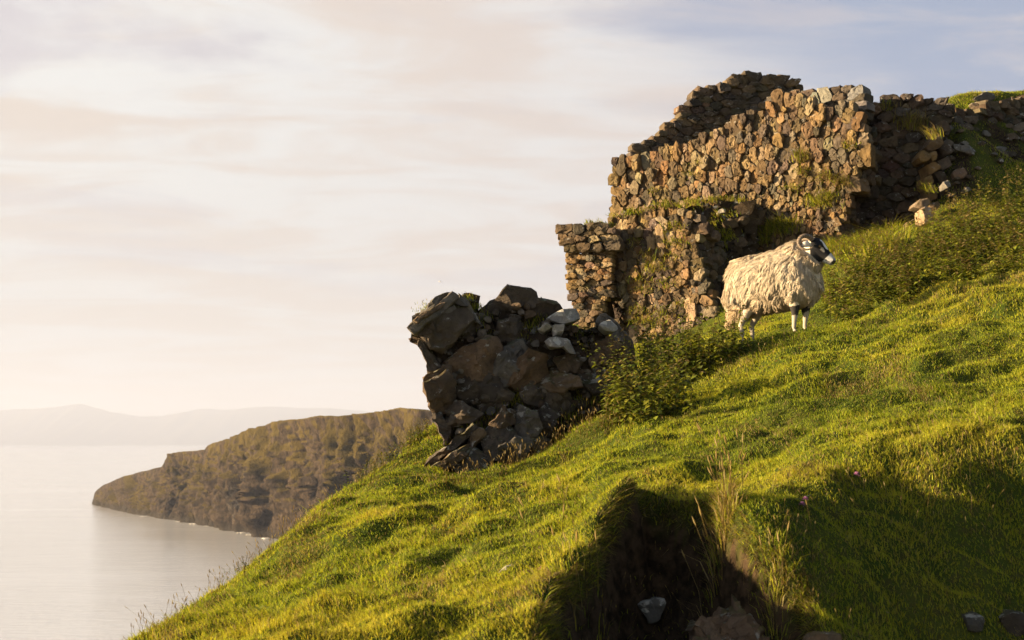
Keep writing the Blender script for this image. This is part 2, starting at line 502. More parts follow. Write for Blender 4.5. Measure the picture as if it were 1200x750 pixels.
def make_ground():
    X, Y = np.meshgrid(XS, YS)
    Z = np.empty(X.shape)
    ix0, iy0 = int(np.argmin(abs(XS - CX0))), int(np.argmin(abs(YS - CY0)))
    Z = base_height(X, Y) + np.where((X < CX0) | (X > CX1) | (Y < CY0) | (Y > CY1), 0.0, 0)
    # relief fades out away from the core
    far = np.maximum(np.maximum(CX0 - X, X - CX1), np.maximum(CY0 - Y, Y - CY1)); far = np.maximum(far, 0)
    Z += np.where(far > 0, relief(X, Y) + 1.2 * fbm(X / 9, Y / 9, 0, 4, 0.5, 61) * sstep(0, 12, far), 0)
    ny, nx = len(gy), len(gx)
    Z[iy0:iy0 + ny, ix0:ix0 + nx] = ZF
    soil = np.zeros(X.shape); soil[iy0:iy0 + ny, ix0:ix0 + nx] = np.maximum(sstep(0.05, 0.16, PD), BKM * sstep(-0.25, 0.35, fbm(GXX / 0.5, GYY / 0.5, 0, 3, 0.5, 55)))
    cliff = sstep(-6, -14, Z)
    soil = np.maximum(soil, 0)
    r, c = X.shape
    v = np.stack([X, Y, Z], -1).reshape(-1, 3)
    i = (np.arange(r - 1)[:, None] * c + np.arange(c - 1)[None, :]).ravel()
    q = np.stack([i, i + 1, i + c + 1, i + c], -1).ravel()
    col = np.stack([soil.ravel(), cliff.ravel(), np.zeros(soil.size)], -1)
    m, qn, out = new_mat('turf_ground')
    a = qn.n('ShaderNodeAttribute', attribute_name='Col').outputs['Color']
    sp = qn.n('ShaderNodeSeparateColor'); qn.l(a, sp.inputs[0])
    co = objco(qn)
    na = qn.noise(co, 1.6, 5, 0.6); nb = qn.noise(co, 12, 4, 0.6); ncx = qn.noise(co, 60, 3, 0.6)
    g = qn.mix(qn.ramp(na, 0.35, 0.65), (0.040, 0.060, 0.010), (0.075, 0.085, 0.016))
    g = qn.mix(qn.math('MULTIPLY', qn.ramp(nb, 0.5, 0.65), 0.5), g, (0.075, 0.055, 0.022))
    s = qn.mix(qn.ramp(nb, 0.35, 0.65), (0.016, 0.011, 0.007), (0.060, 0.040, 0.024))
    c_ = qn.mix(sp.outputs[0], g, s)
    c_ = qn.mix(sp.outputs[1], c_, qn.mix(nb, (0.05, 0.042, 0.035), (0.15, 0.125, 0.10)))
    h_ = qn.math('ADD', nb, qn.math('MULTIPLY', ncx, 0.5))
    principled(qn, out, c_, 0.97, 0.05, bump(qn, h_, 0.8, 0.03))
    o = link_mesh('hillside', v, q, col, m, None, True, None, np.arange(0, len(q), 4, dtype=np.int32))
    return tag(o, 'steep grassy hillside above the sea', 'hillside', kind='structure')
make_ground()

# ------------------------------------------------------------------ sea, headland, far hills
def make_sea():
    R = 27000.0
    rad = [0, 30, 80, 200, 500, 1200, 3000, 8000, 16000, R]
    n = 96
    v = [(0, 0, -H_SEA)]; f = []
    for r in rad[1:]:
        for k_ in range(n): v.append((r * cos(2 * pi * k_ / n), r * sin(2 * pi * k_ / n), -H_SEA))
    for k_ in range(n): f.append((0, 1 + k_, 1 + (k_ + 1) % n))
    for j in range(len(rad) - 2):
        a, b = 1 + j * n, 1 + (j + 1) * n
        for k_ in range(n): f.append((a + k_, b + k_, b + (k_ + 1) % n, a + (k_ + 1) % n))
    m, q, out = new_mat('sea_water')
    co = objco(q)
    s1 = q.noise(q.mapping(co, scale=(0.10, 0.28, 1), rot=(0, 0, 0.12)), 1.0, 5, 0.6, 0.3)
    s2 = q.noise(q.mapping(co, scale=(0.5, 1.3, 1), rot=(0, 0, -0.2)), 1.0, 4, 0.6, 0.2)
    calm = q.noise(q.mapping(co, scale=(0.0022, 0.009, 1), rot=(0, 0, 0.15)), 1.0, 4, 0.55, 0.4)
    amp = q.math('ADD', 0.25, q.math('MULTIPLY', q.ramp(calm, 0.35, 0.65), 0.75))
    hh = q.math('MULTIPLY', q.math('ADD', s1, q.math('MULTIPLY', s2, 0.35)), amp)
    b = principled(q, out, (0.68, 0.69, 0.71), 0.12, 1.0, bump(q, hh, 0.36, 0.9))
    b.inputs['IOR'].default_value = 1.33
    o = link_mesh('sea', v, f, None, m, None, True)
    tag(o, 'calm pale sea reaching the hazy horizon', 'sea', kind='structure')
make_sea()

def make_headland():
    st = np.array([  # px, water py, crest py
        (108, 591.5, 590), (111, 592.2, 577), (118, 594, 570), (130, 597, 565), (146, 601, 558), (165, 604, 553), (188, 608, 546), (195, 609, 531), (212, 612, 529), (238, 616, 526),
        (250, 618, 517), (275, 623, 510), (300, 628, 500), (330, 633, 492), (370, 640, 487), (410, 646, 485), (440, 651, 482), (468, 655, 477), (500, 660, 480),
        (560, 668, 474), (640, 680, 466), (760, 696, 462), (900, 712, 468)], float)
    s = np.linspace(0, len(st) - 1, 620)
    k_ = np.arange(len(st))
    px = np.interp(s, k_, st[:, 0]); wy = np.interp(s, k_, st[:, 1]); ty = np.interp(s, k_, st[:, 2]) + np.clip((px - 112) / 30, 0, 1) * (2.2 * fbm(px / 26.0, np.zeros_like(px), 3.0, 4, 0.6, 72) + 0.8)
    r = ray(px, wy); Wp = r * (-H_SEA / r[:, 2])[:, None]
    back = 0.035 + 0.012 * np.sin(s * 1.7)
    Yt = Wp[:, 1] * (1 + back)
    Tp = at(px, ty, Yt)
    d = np.gradient(Wp[:, :2], axis=0); d /= np.linalg.norm(d, axis=1)[:, None]
    nrm = np.stack([-d[:, 1], d[:, 0]], -1)
    nrm *= np.sign(nrm[:, 1:2] + 1e-9)            # inland
    arc = np.concatenate([[0], np.cumsum(np.linalg.norm(np.diff(Wp[:, :2], axis=0), axis=1))])
    prof = np.concatenate([np.linspace(-0.12, 1, 90)])
    V = []
    for t in prof:
        p = Wp + (Tp - Wp) * np.clip(t, 0, 1)[..., None] if np.ndim(t) else Wp + (Tp - Wp) * max(t, 0)
        p = p.copy()
        hz = Tp[:, 2] - Wp[:, 2]
        if t < 0: p[:, 2] += t * hz; p[:, :2] -= nrm * (-t * 12)[..., None] if np.ndim(t) else nrm * (-t * 12)
        else:
            p[:, 2] = Wp[:, 2] + hz * (t ** 0.92)
        a = arc / 14.0
        gul = fbm(a + 0.7 * t, np.full_like(a, t * 0.9), 0.0, 5, 0.6, 71) * 19.0 + np.abs(fbm(a * 2.2 + 1.2 * t, np.full_like(a, t * 1.4), 2.0, 5, 0.65, 77)) * 20.0
        env = math.sin(pi * min(max(t, 0.02), 1) ** 0.75) * 0.9 + 0.12
        amp = np.clip(hz / 40, 0.15, 1.2) * env
        p[:, :2] += nrm * (gul * amp)[:, None]
        p[:, 2] += fbm(a * 3.2, np.full_like(a, t * 7), 5.0, 4, 0.6, 81) * 2.4 * amp * min(max(t * 5, 0), 1)
        V.append(p)
    top = V[-1]
    for j, dd in enumerate((6, 14, 30, 60, 110, 170)):
        p = top.copy(); p[:, :2] += nrm * dd
        p[:, 2] += fbm(p[:, 0] / 20, p[:, 1] / 20, 0, 3, 0.5, 91) * 1.2 - dd * 0.06
        V.append(p)
    for dd, zz in ((200, -20), (240, -H_SEA - 4)):
        p = top.copy(); p[:, :2] += nrm * dd; p[:, 2] = np.minimum(p[:, 2], zz); V.append(p)
    V = np.array(V); rr, cc_ = V.shape[:2]
    i = (np.arange(rr - 1)[:, None] * cc_ + np.arange(cc_ - 1)[None, :]).ravel()
    q = np.stack([i, i + 1, i + cc_ + 1, i + cc_], -1).ravel()
    m, qn, out = new_mat('headland_cliff')
    co = objco(qn)
    g = qn.n('ShaderNodeNewGeometry')
    sp = qn.n('ShaderNodeSeparateXYZ'); qn.l(g.outputs['Normal'], sp.inputs[0])
    pos = qn.n('ShaderNodeSeparateXYZ'); qn.l(g.outputs['Position'], pos.inputs[0])
    n1 = qn.noise(qn.mapping(co, scale=(1, 1, 0.35)), 0.06, 6, 0.6); n2 = qn.noise(qn.mapping(co, scale=(1, 1, 0.55)), 0.30, 6, 0.66); n3 = qn.noise(co, 1.5, 3, 0.6)
    rock = qn.mix(qn.ramp(n2, 0.35, 0.65), (0.018, 0.014, 0.011), (0.066, 0.048, 0.034))
    grs = qn.mix(n1, (0.045, 0.037, 0.011), (0.095, 0.068, 0.020))
    gm = qn.math('ADD', qn.math('MULTIPLY', sp.outputs[2], 0.55), n1)
    gm = qn.math('ADD', gm, qn.math('MULTIPLY', qn.ramp(pos.outputs[2], -30, 8), 0.34))
    c = qn.mix(qn.ramp(gm, 0.80, 1.02), rock, grs)
    gu = at(288, 582, 640.0)
    vd = qn.n('ShaderNodeVectorMath', operation='DISTANCE'); qn.l(g.outputs['Position'], vd.inputs[0]); vd.inputs[1].default_value = tuple(gu)
    gd = qn.math('MULTIPLY', qn.ramp(vd.outputs['Value'], 17.0, 3.0), qn.ramp(qn.noise(co, 0.7, 5, 0.65), 0.48, 0.60))
    c = qn.mix(qn.math('MULTIPLY', gd, 0.5), c, (0.28, 0.26, 0.235))
    # wet dark band at the tide line
    c = qn.mix(qn.math('MULTIPLY', qn.ramp(pos.outputs[2], -H_SEA + 4.5, -H_SEA + 1.5), 0.8), c, (0.03, 0.026, 0.022))
    hh = qn.math('ADD', qn.math('MULTIPLY', n2, 2.0), n3)
    principled(qn, out, c, 0.95, 0.1, bump(qn, hh, 0.8, 1.2))
    o = link_mesh('headland', V.reshape(-1, 3), q, None, m, None, True, None, np.arange(0, len(q), 4, dtype=np.int32))
    tag(o, 'brown sea cliff headland with a grassy top', 'headland', kind='structure')
make_headland()

def make_hills():
    kx = np.array([-260, -120, -40, 0, 40, 70, 92, 115, 135, 165, 190, 215, 240, 262, 290, 330, 380, 430, 520, 640, 760, 900, 1200, 1400])
    ky = np.array([497, 490, 484, 481, 479, 476, 473, 478, 483, 488, 487, 482, 479, 480, 478, 477, 479, 482, 488, 494, 500, 506, 512, 516])
    px = np.linspace(-260, 1400, 700)
    hy = np.interp(px, kx, ky) + 1.3 * fbm(px / 30.0, np.zeros_like(px), 0, 4, 0.5, 5)
    D = 22000.0
    crest = at(px, hy, D)
    m, q, out = new_mat('far_hills')
    n = q.noise(objco(q), 0.002, 5, 0.6)
    principled(q, out, q.mix(n, (0.06, 0.06, 0.045), (0.11, 0.10, 0.07)), 1.0, 0.0)
    V = []
    for t, dy in ((0.0, -2600), (0.35, -1500), (0.7, -700), (1.0, 0), (0.6, 900), (0.0, 2400)):
        p = crest.copy(); p[:, 1] += dy + 300 * fbm(px / 25.0, np.full_like(px, dy / 700.0), 0, 3, 0.5, 15)
        p[:, 2] = -H_SEA - 0.5 + (crest[:, 2] + H_SEA) * t * (1 + (0.25 * fbm(px / 18.0, np.full_like(px, t * 3), 0, 4, 0.5, 25) if 0 < t < 1 else 0))
        V.append(p)
    V = np.array(V); rr, cc_ = V.shape[:2]
    i = (np.arange(rr - 1)[:, None] * cc_ + np.arange(cc_ - 1)[None, :]).ravel()
    qd = np.stack([i, i + 1, i + cc_ + 1, i + cc_], -1).ravel()
    o = link_mesh('hills', V.reshape(-1, 3), qd, None, m, None, True, None, np.arange(0, len(qd), 4, dtype=np.int32))
    tag(o, 'far pale hills across the water', 'hills', kind='structure')
make_hills()

def make_surf():
    rs = np.random.default_rng(95); mb = MB()
    for px, py, r in [(228, 613.5, 5), (243, 616, 4), (263, 620.5, 7), (283, 624, 5), (294, 626.5, 6), (305, 628.5, 4), (312, 630.5, 5), (168, 605, 4), (210, 611, 3), (330, 634, 5)]:
        d = ray(px, py); c = d * ((-H_SEA + 0.12) / d[2]); a0 = rs.uniform(0, 6.28); rr = r * c[1] / FPX
        n = 14
        V = [c + np.array([rr * rs.uniform(0.6, 1.3) * cos(t), rr * 1.6 * rs.uniform(0.5, 1.2) * sin(t), 0]) for t in np.linspace(0, 2 * pi, n, endpoint=False)]
        V += [p + np.array([0, 0, -0.3]) for p in V]
        mb.add(np.array(V), [list(range(n))] + [[i, i + n, (i + 1) % n + n, (i + 1) % n] for i in range(n)], (0.62, 0.60, 0.57))
    o = mb.build('surf_foam', M['soil'], None, False)
    tag(o, 'broken white surf at the foot of the headland', 'surf', kind='stuff')
make_surf()

HAZE_DENSITY = 9.6e-5
def make_haze():
    x, y0, y1, z0, z1 = 28500, -28500, 28500, -H_SEA - 4.5, 640
    v = [(-x, y0, z0), (x, y0, z0), (x, y1, z0), (-x, y1, z0), (-x, y0, z1), (x, y0, z1), (x, y1, z1), (-x, y1, z1)]
    f = [(0, 3, 2, 1), (4, 5, 6, 7), (0, 1, 5, 4), (1, 2, 6, 5), (2, 3, 7, 6), (3, 0, 4, 7)]
    m, q, out = new_mat('haze_air')
    vn = q.n('ShaderNodeVolumePrincipled')
    vn.inputs['Color'].default_value = (0.47, 0.53, 0.70, 1)
    vn.inputs['Density'].default_value = HAZE_DENSITY
    vn.inputs['Anisotropy'].default_value = 0.1
    q.l(vn.outputs[0], out.inputs['Volume'])
    o = link_mesh('haze', v, f, None, m, None, False)
    tag(o, 'thin pale sea haze', 'haze', kind='stuff')
make_haze()

# ------------------------------------------------------------------ stones
def clip_poly(poly, nx, ny, c):
    out = []
    n = len(poly)
    for i in range(n):
        a, b = poly[i], poly[(i + 1) % n]
        da, db = nx * a[0] + ny * a[1] - c, nx * b[0] + ny * b[1] - c
        if da <= 0: out.append(a)
        if (da < 0 < db) or (db < 0 < da):
            t = da / (da - db); out.append((a[0] + (b[0] - a[0]) * t, a[1] + (b[1] - a[1]) * t))
    return out

def round_poly(poly, n, rnd=0.22):
    """cut the corners, then resample to n points"""
    P = np.array(poly)
    Q = []
    for i in range(len(P)):
        a, b = P[i], P[(i + 1) % len(P)]
        Q += [a + (b - a) * rnd, a + (b - a) * (1 - rnd)]
    Q = np.array(Q)
    d = np.linalg.norm(np.diff(np.vstack([Q, Q[:1]]), axis=0), axis=1)
    s = np.concatenate([[0], np.cumsum(d)])
    t = np.linspace(0, s[-1], n, endpoint=False)
    QQ = np.vstack([Q, Q[:1]])
    return np.stack([np.interp(t, s, QQ[:, 0]), np.interp(t, s, QQ[:, 1])], -1)

def stone_mesh(poly, depth, relief_, n=14, seed=0, rings=(1.0, 0.95, 0.80, 0.5), rough=0.012, planes=3, rnd=0.08, maxtilt=0.55):
    """one angular stone: outline in (u,v), w toward the viewer. Returns verts (u,v,w) and faces."""
    rs = np.random.default_rng(seed)
    P = round_poly(poly, n, rnd)
    c = P.mean(0)
    R = np.linalg.norm(P - c, axis=1).mean()
    pl = []
    for k_ in range(planes):
        an = rs.uniform(0, 2 * pi); tl = rs.uniform(0.05, maxtilt)
        pl.append((rs.uniform(0.55, 1.0) * relief_, cos(an) * tl, sin(an) * tl))
    def hgt(q):
        dq = q - c
        h = np.min([a + bx * dq[:, 0] + by * dq[:, 1] for a, bx, by in pl], axis=0)
        return np.clip(h, -0.3 * relief_, relief_ * 1.15)
    V = [np.column_stack([c + (P - c) * 0.86, np.full(n, -depth)])]
    V.append(np.column_stack([c + (P - c) * rings[0], np.maximum(hgt(c + (P - c) * rings[0]) - 0.6 * relief_, -0.3 * depth)]))
    h1 = hgt(c + (P - c) * rings[1])
    V.append(np.column_stack([c + (P - c) * rings[1], h1 - 0.12 * relief_]))
    for s in rings[2:]:
        q = c + (P - c) * s
        V.append(np.column_stack([q, hgt(q)]))
    q = c[None]
    V.append(np.column_stack([q, hgt(q)]))
    V = np.vstack(V)
    V[:, 0] += rough * rs.normal(size=len(V)); V[:, 1] += rough * rs.normal(size=len(V)); V[:, 2] += rough * rs.normal(size=len(V))
    F = [list(range(n))[::-1]]
    nr = len(rings) + 1
    for r in range(nr - 1):
        for i in range(n):
            F.append([r * n + i, r * n + (i + 1) % n, (r + 1) * n + (i + 1) % n, (r + 1) * n + i])
    L = (nr - 1) * n; t = nr * n
    for i in range(n): F.append([L + i, L + (i + 1) % n, t])
    return V, F

class Panel:
    """an upright wall plane through two picture points at given depths; u along it, v up, w toward the viewer"""
    def __init__(s, px1, Y1, px2, Y2, lean=0.0):
        a = at(px1, 400, Y1); b = at(px2, 400, Y2)
        s.o = np.array([a[0], a[1], 0.0])
        s.u = np.array([b[0] - a[0], b[1] - a[1], 0]); s.u /= np.linalg.norm(s.u)
        s.n = np.array([s.u[1], -s.u[0], 0])
        s.vv = np.array([0, 0, 1.0]) - lean * s.n; s.vv /= np.linalg.norm(s.vv)
        s.nn = np.cross(s.u, s.vv); s.nn /= np.linalg.norm(s.nn)
        if s.nn @ s.n < 0: s.nn = -s.nn
    def uv(s, pts):
        o = []
        for px, py in pts:
            r = ray(px, py)
            t = (s.o @ s.nn) / (r @ s.nn)
            p = r * t - s.o
            o.append((p @ s.u, p @ s.vv))
        return np.array(o)
    def world(s, V):
        V = np.asarray(V)
        return s.o + V[:, 0:1] * s.u + V[:, 1:2] * s.vv + V[:, 2:3] * s.nn

def jag(poly, step, amp, seed):
    P = np.array(poly); Q = []
    for i in range(len(P)):
        a, b = P[i], P[(i + 1) % len(P)]
        k_ = max(1, int(np.linalg.norm(b - a) / step))
        for j in range(k_): Q.append(a + (b - a) * j / k_)
    Q = np.array(Q); rs = np.random.default_rng(seed)
    return Q + rs.normal(size=Q.shape) * amp

def pick_colors(pal, n, rs):
    pal = np.array(pal); i = rs.integers(0, len(pal), n)
    return pal[i] * rs.uniform(0.75, 1.25, (n, 1)) * (1 + rs.normal(size=(n, 3)) * 0.04)

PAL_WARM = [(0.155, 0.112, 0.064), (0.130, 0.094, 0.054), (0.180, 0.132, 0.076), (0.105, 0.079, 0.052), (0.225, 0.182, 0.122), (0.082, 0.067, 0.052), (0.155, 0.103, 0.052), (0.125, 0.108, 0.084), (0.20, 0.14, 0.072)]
PAL_SHADED = [(0.080, 0.064, 0.050), (0.100, 0.077, 0.057), (0.064, 0.055, 0.047), (0.120, 0.090, 0.064), (0.09, 0.077, 0.067)]  # darkened tones: shade of alcove, tower and torn ends put into the stone colour

class EndPanel(Panel):
    """the torn end of a wall: runs back from a point on the wall's face"""
    def __init__(s, P, px, py):
        q = P.uv([(px, py)])[0]
        s.o = P.o + P.u * q[0]; s.u = -P.n; s.n = P.u; s.vv = np.array([0, 0, 1.0]); s.nn = P.u
    def uv(s, pts):
        if isinstance(pts, np.ndarray): return pts
        return Panel.uv(s, pts)

def end_poly(P, px, py0, py1, back):
    v1, v0 = P.uv([(px, py0)])[0][1], P.uv([(px, py1)])[0][1]
    return np.array([(0.10, v0), (back, v0), (back, v1 - 0.05), (0.10, v1 - 0.03)])

def facing(panel, poly_px, r0, r1, aspect, seed, pal, relief_=0.05, depth=0.22, w0=0.0, size_fn=None, skip=None, tries=24000, overlap=0.86, gap=0.003):
    """fit irregular rubble stones into an outline: dart throwing, then a power diagram clipped cell by cell"""
    mb = MB(); rs = np.random.default_rng(seed)
    poly = panel.uv(poly_px)
    sc = np.array([1.0, 1.0 / aspect])
    PP = poly * sc
    lo, hi = PP.min(0), PP.max(0)
    pts = np.zeros((0, 2)); rad = np.zeros(0)
    cand = rs.uniform(lo, hi, (tries, 2))
    rr = r0 + (r1 - r0) * rs.random(len(cand)) ** 2.0
    ok = inside_dist(PP, cand[:, 0], cand[:, 1]) > rr * 0.62
    cand, rr = cand[ok], rr[ok]
    order = np.argsort(-rr * rs.uniform(0.45, 1.0, len(rr)))
    cand, rr = cand[order], rr[order]
    if size_fn is not None:
        mul = size_fn(cand[:, 0], cand[:, 1] * aspect); rr = rr * mul
    P_, R_ = [], []
    cell = 2 * r1
    grid = {}
    for p, r in zip(cand, rr):
        kx, ky = int(p[0] // cell), int(p[1] // cell)
        bad = False
        for a in (-1, 0, 1):
            for b in (-1, 0, 1):
                for j in grid.get((kx + a, ky + b), ()):
                    q = P_[j]
                    if (p[0] - q[0]) ** 2 + (p[1] - q[1]) ** 2 < ((r + R_[j]) * overlap) ** 2: bad = True; break
                if bad: break
            if bad: break
        if bad: continue
        grid.setdefault((kx, ky), []).append(len(P_)); P_.append(p); R_.append(r)
    P_ = np.array(P_); R_ = np.array(R_)
    cols = pick_colors(pal, len(P_), rs)
    for i, (p, r) in enumerate(zip(P_, R_)):
        b = 1.75 * r
        cellp = [(p[0] - b, p[1] - b), (p[0] + b, p[1] - b), (p[0] + b, p[1] + b), (p[0] - b, p[1] + b)]
        d2 = ((P_ - p) ** 2).sum(1)
        nb = np.argsort(d2)[1:18]
        for j in nb:
            q = P_[j]; v = q - p; L2 = v @ v
            c = (L2 + r * r - R_[j] ** 2) / 2 + v @ p
            cellp = clip_poly(cellp, v[0], v[1], c - gap * math.sqrt(L2) * 0.5)
            if len(cellp) < 3: break
        if len(cellp) < 3: continue
        cp = np.array(cellp) / sc
        if skip is not None and skip(cp.mean(0)): continue
        size = math.sqrt(max((cp.max(0) - cp.min(0)).prod(), 1e-6))
        if size < 0.03: continue
        V, F = stone_mesh(cp, depth, min(relief_, 0.45 * size) * rs.uniform(0.7, 1.3), 14, seed * 1000 + i, rough=min(0.010, 0.04 * size), rnd=0.04, maxtilt=0.38)
        V[:, 2] += w0 + rs.normal() * 0.032
        mb.add(panel.world(V), F, cols[i])
    return mb

def core(panel, poly_px, thick, w0=-0.035, seed=1, col=(0.085, 0.065, 0.042), shrink=0.13):
    """the mortar and hearting behind the facing"""
    P = panel.uv(poly_px)
    P = jag(P, 0.18, 0.025, seed)
    c = P.mean(0)
    d = P - c; L = np.linalg.norm(d, axis=1)[:, None]
    P = c + d * np.maximum(L - shrink, 0.3 * L) / L
    n = len(P); rs = np.random.default_rng(seed)
    mb = MB()
    V = np.vstack([np.column_stack([P, np.full(n, w0)]), np.column_stack([P, np.full(n, w0 - thick)])])
    V[n:, :2] += rs.normal(size=(n, 2)) * 0.05
    F = [list(range(n)), list(range(2 * n - 1, n - 1, -1))] + [[i, i + n, (i + 1) % n + n, (i + 1) % n] for i in range(n)]
    mb.add(panel.world(V), F, col)
    return mb

def fix_normals(o):
    import bmesh
    bm = bmesh.new(); bm.from_mesh(o.data); bmesh.ops.recalc_face_normals(bm, faces=bm.faces[:]); bm.to_mesh(o.data); bm.free()

def wall_part(name, mb, mat, parent, sharp=32):
    o = mb.build(name, mat, parent, True, sharp)
    fix_normals(o)
    return o

# ---- the long sunlit wall
P1 = Panel(718, 25.3, 1000, 23.0)
up_poly = [(718, 192), (722, 186), (735, 190), (752, 186), (768, 180), (778, 173), (800, 170), (818, 165), (832, 156), (850, 150), (862, 144), (880, 133), (903, 130), (905, 118), (918, 114),
           (932, 113), (945, 116), (962, 126), (975, 132), (985, 122), (998, 122), (1004, 135), (1012, 150), (1014, 168), (1017, 185), (1005, 200), (996, 215), (998, 240), (985, 262), (985, 292), (960, 310), (900, 330), (884, 320),
           (884, 248), (800, 252), (760, 256), (718, 254)]
ruin = thing('ruined_wall', P1.world(P1.uv([(860, 300)])[0][None].repeat(1, 0) @ np.eye(2, 3))[0], 'long sunlit brown rubble wall with a ragged stepped top above the sheep', 'castle wall', 'ruined castle walls')
def up_size(u, v):
    lowv = P1.uv([(940, 215)])[0]
    t = sstep(0.25, -0.15, v - lowv[1]) * sstep(P1.uv([(860, 230)])[0][0], P1.uv([(900, 230)])[0][0], u)
    return 1 - 0.40 * t
wall_part('rubble_brick', facing(P1, up_poly, 0.030, 0.088, 1.6, 3, PAL_WARM, 0.045, 0.24, size_fn=up_size), M['wall_stone'], ruin)
wall_part('mortar_core', core(P1, up_poly, 0.85, seed=4), M['soil'], ruin)
for px_, a_, b_, sd_ in ((1011, 140, 218, 91), (993, 212, 296, 92)):
    wall_part('end_rubble_brick', facing(EndPanel(P1, px_, 200), end_poly(P1, px_, a_, b_, 0.85), 0.06, 0.13, 0.7, sd_, PAL_SHADED, 0.09, 0.22, w0=-0.10), M['shaded_stone'], ruin)
# the flat cope stones along the rear of its top
cope = Panel(905, 24.7, 1010, 23.6)
wall_part('cope_stone', facing(cope, [(902, 118), (935, 108), (958, 112), (965, 107), (985, 105), (992, 104), (1006, 108), (1012, 118), (1013, 135), (990, 150), (905, 150)], 0.07, 0.14, 0.7, 5, PAL_SHADED + [(0.16, 0.155, 0.15)], 0.07, 0.3), M['shaded_stone'], ruin)
wall_part('cope_core', core(cope, [(905, 120), (958, 114), (1004, 112), (1010, 140), (985, 160), (905, 160)], 0.4, seed=6), M['soil'], ruin)

# ---- lower wall, nearer, with grassy ledge
P2 = Panel(690, 23.5, 832, 22.4)
lo_poly = [(716, 258), (730, 251), (748, 249), (765, 244), (790, 243), (803, 250), (817, 252), (822, 266), (816, 290), (823, 320), (834, 345), (836, 395), (828, 428), (745, 432), (742, 400), (739, 378), (734, 352), (722, 346), (714, 352), (714, 300)]
low = thing('ruined_wall', P2.world(np.array([[0.6, 1.0, 0]]))[0], 'low wall face under the grassy ledge, tufts of golden grass hanging on it', 'castle wall', 'ruined castle walls')
wall_part('rubble_brick', facing(P2, lo_poly, 0.032, 0.085, 1.2, 13, PAL_WARM, 0.042, 0.22), M['wall_stone'], low)
wall_part('mortar_core', core(P2, lo_poly, 0.7, seed=14), M['soil'], low)
def slab(panel, poly_px, col, seed, parent, name='stone_slab', rel=0.05, w0=0.02, mat='wall_stone'):
    V, F = stone_mesh(panel.uv(poly_px), 0.2, rel, 20, seed, rings=(1.0, 0.98, 0.9, 0.6, 0.3), rough=0.006, planes=2, rnd=0.12)
    V[:, 2] += w0
    mb = MB(); mb.add(panel.world(V), F, col)
    return wall_part(name, mb, M[mat], parent)
slab(P2, [(758, 268), (764, 262), (768, 268), (768, 293), (760, 294)], (0.24, 0.18, 0.115), 1, low)
slab(P2, [(769, 264), (776, 262), (780, 272), (778, 293), (770, 293)], (0.21, 0.155, 0.10), 2, low)
slab(P2, [(766, 257), (776, 253), (784, 260), (783, 271), (779, 272), (775, 261)], (0.26, 0.21, 0.15), 3, low)
slab(P2, [(802, 352), (812, 347), (817, 358), (817, 376), (804, 379)], (0.33, 0.24, 0.16), 4, low)
slab(P2, [(769, 368), (776, 364), (779, 380), (776, 394), (770, 395)], (0.30, 0.22, 0.15), 5, low)
slab(P2, [(788, 372), (794, 366), (798, 374), (797, 390), (789, 391)], (0.30, 0.21, 0.13), 6, low)
# blocked hollow at its foot, set back in the wall
P2b = Panel(680, 24.3, 760, 23.7)
hol_poly = [(686, 335), (748, 335), (750, 440), (680, 440)]
wall_part('hollow_masonry_brick', facing(P2b, hol_poly, 0.06, 0.12, 0.8, 23, PAL_SHADED, 0.05, 0.2), M['shaded_stone'], low)
wall_part('hollow_core', core(P2b, hol_poly, 0.3, seed=24), M['soil'], low)
# rough return at its end, where the face was torn away
wall_part('end_rubble_brick', facing(EndPanel(P2, 829, 330), end_poly(P2, 829, 262, 425, 0.7), 0.06, 0.12, 0.7, 93, PAL_SHADED, 0.09, 0.22, w0=-0.10), M['shaded_stone'], low)

# ---- the projecting pier
P3 = Panel(662, 23.2, 716, 22.95)
pier_poly = [(668, 290), (690, 288), (716, 284), (714, 310), (715, 345), (706, 352), (704, 385), (690, 400), (676, 372), (670, 345), (667, 318)]
pier = thing('stone_pier', P3.world(np.array([[0.3, 1.2, 0]]))[0], 'narrow masonry pier with an overhanging cap at the seaward end of the wall', 'pier', 'ruined castle walls')
wall_part('rubble_brick', facing(P3, pier_poly, 0.040, 0.085, 0.62, 33, PAL_WARM, 0.05, 0.22), M['wall_stone'], pier)
wall_part('mortar_core', core(P3, pier_poly, 0.75, seed=34), M['soil'], pier)
P3b = Panel(656, 23.05, 718, 22.75)
cap_poly = [(658, 268), (664, 264), (678, 266), (690, 265), (704, 266), (718, 270), (718, 288), (700, 290), (684, 291), (668, 292), (661, 284)]
wall_part('cap_brick', facing(P3b, cap_poly, 0.06, 0.12, 0.55, 43, PAL_WARM[3:6] + PAL_SHADED[3:4], 0.07, 0.3, overlap=0.8), M['wall_stone'], pier)
wall_part('cap_core', core(P3b, cap_poly, 0.75, w0=-0.14, seed=44, shrink=0.10), M['soil'], pier)

# ---- the shaded stub of a tower behind
P4 = Panel(730, 28.3, 945, 29.3)
tw_poly = [(734, 200), (735, 184), (744, 180), (748, 172), (760, 168), (772, 158), (782, 146), (800, 140), (800, 128), (812, 124), (816, 110), (826, 102), (845, 101), (853, 103), (858, 93), (872, 91), (888, 87), (900, 91), (906, 87), (925, 94), (936, 98), (941, 112), (942, 150), (880, 170), (800, 205)]
tower = thing('ruined_tower', P4.world(np.array([[1.5, 3.0, 0]]))[0], 'dark shaded tower stub of flat stones rising behind the sunlit wall', 'tower ruin')
wall_part('rubble_brick', facing(P4, tw_poly, 0.07, 0.15, 0.55, 53, PAL_SHADED, 0.09, 0.3), M['shaded_stone'], tower)
wall_part('mortar_core', core(P4, tw_poly, 1.3, seed=54, shrink=0.24), M['soil'], tower)

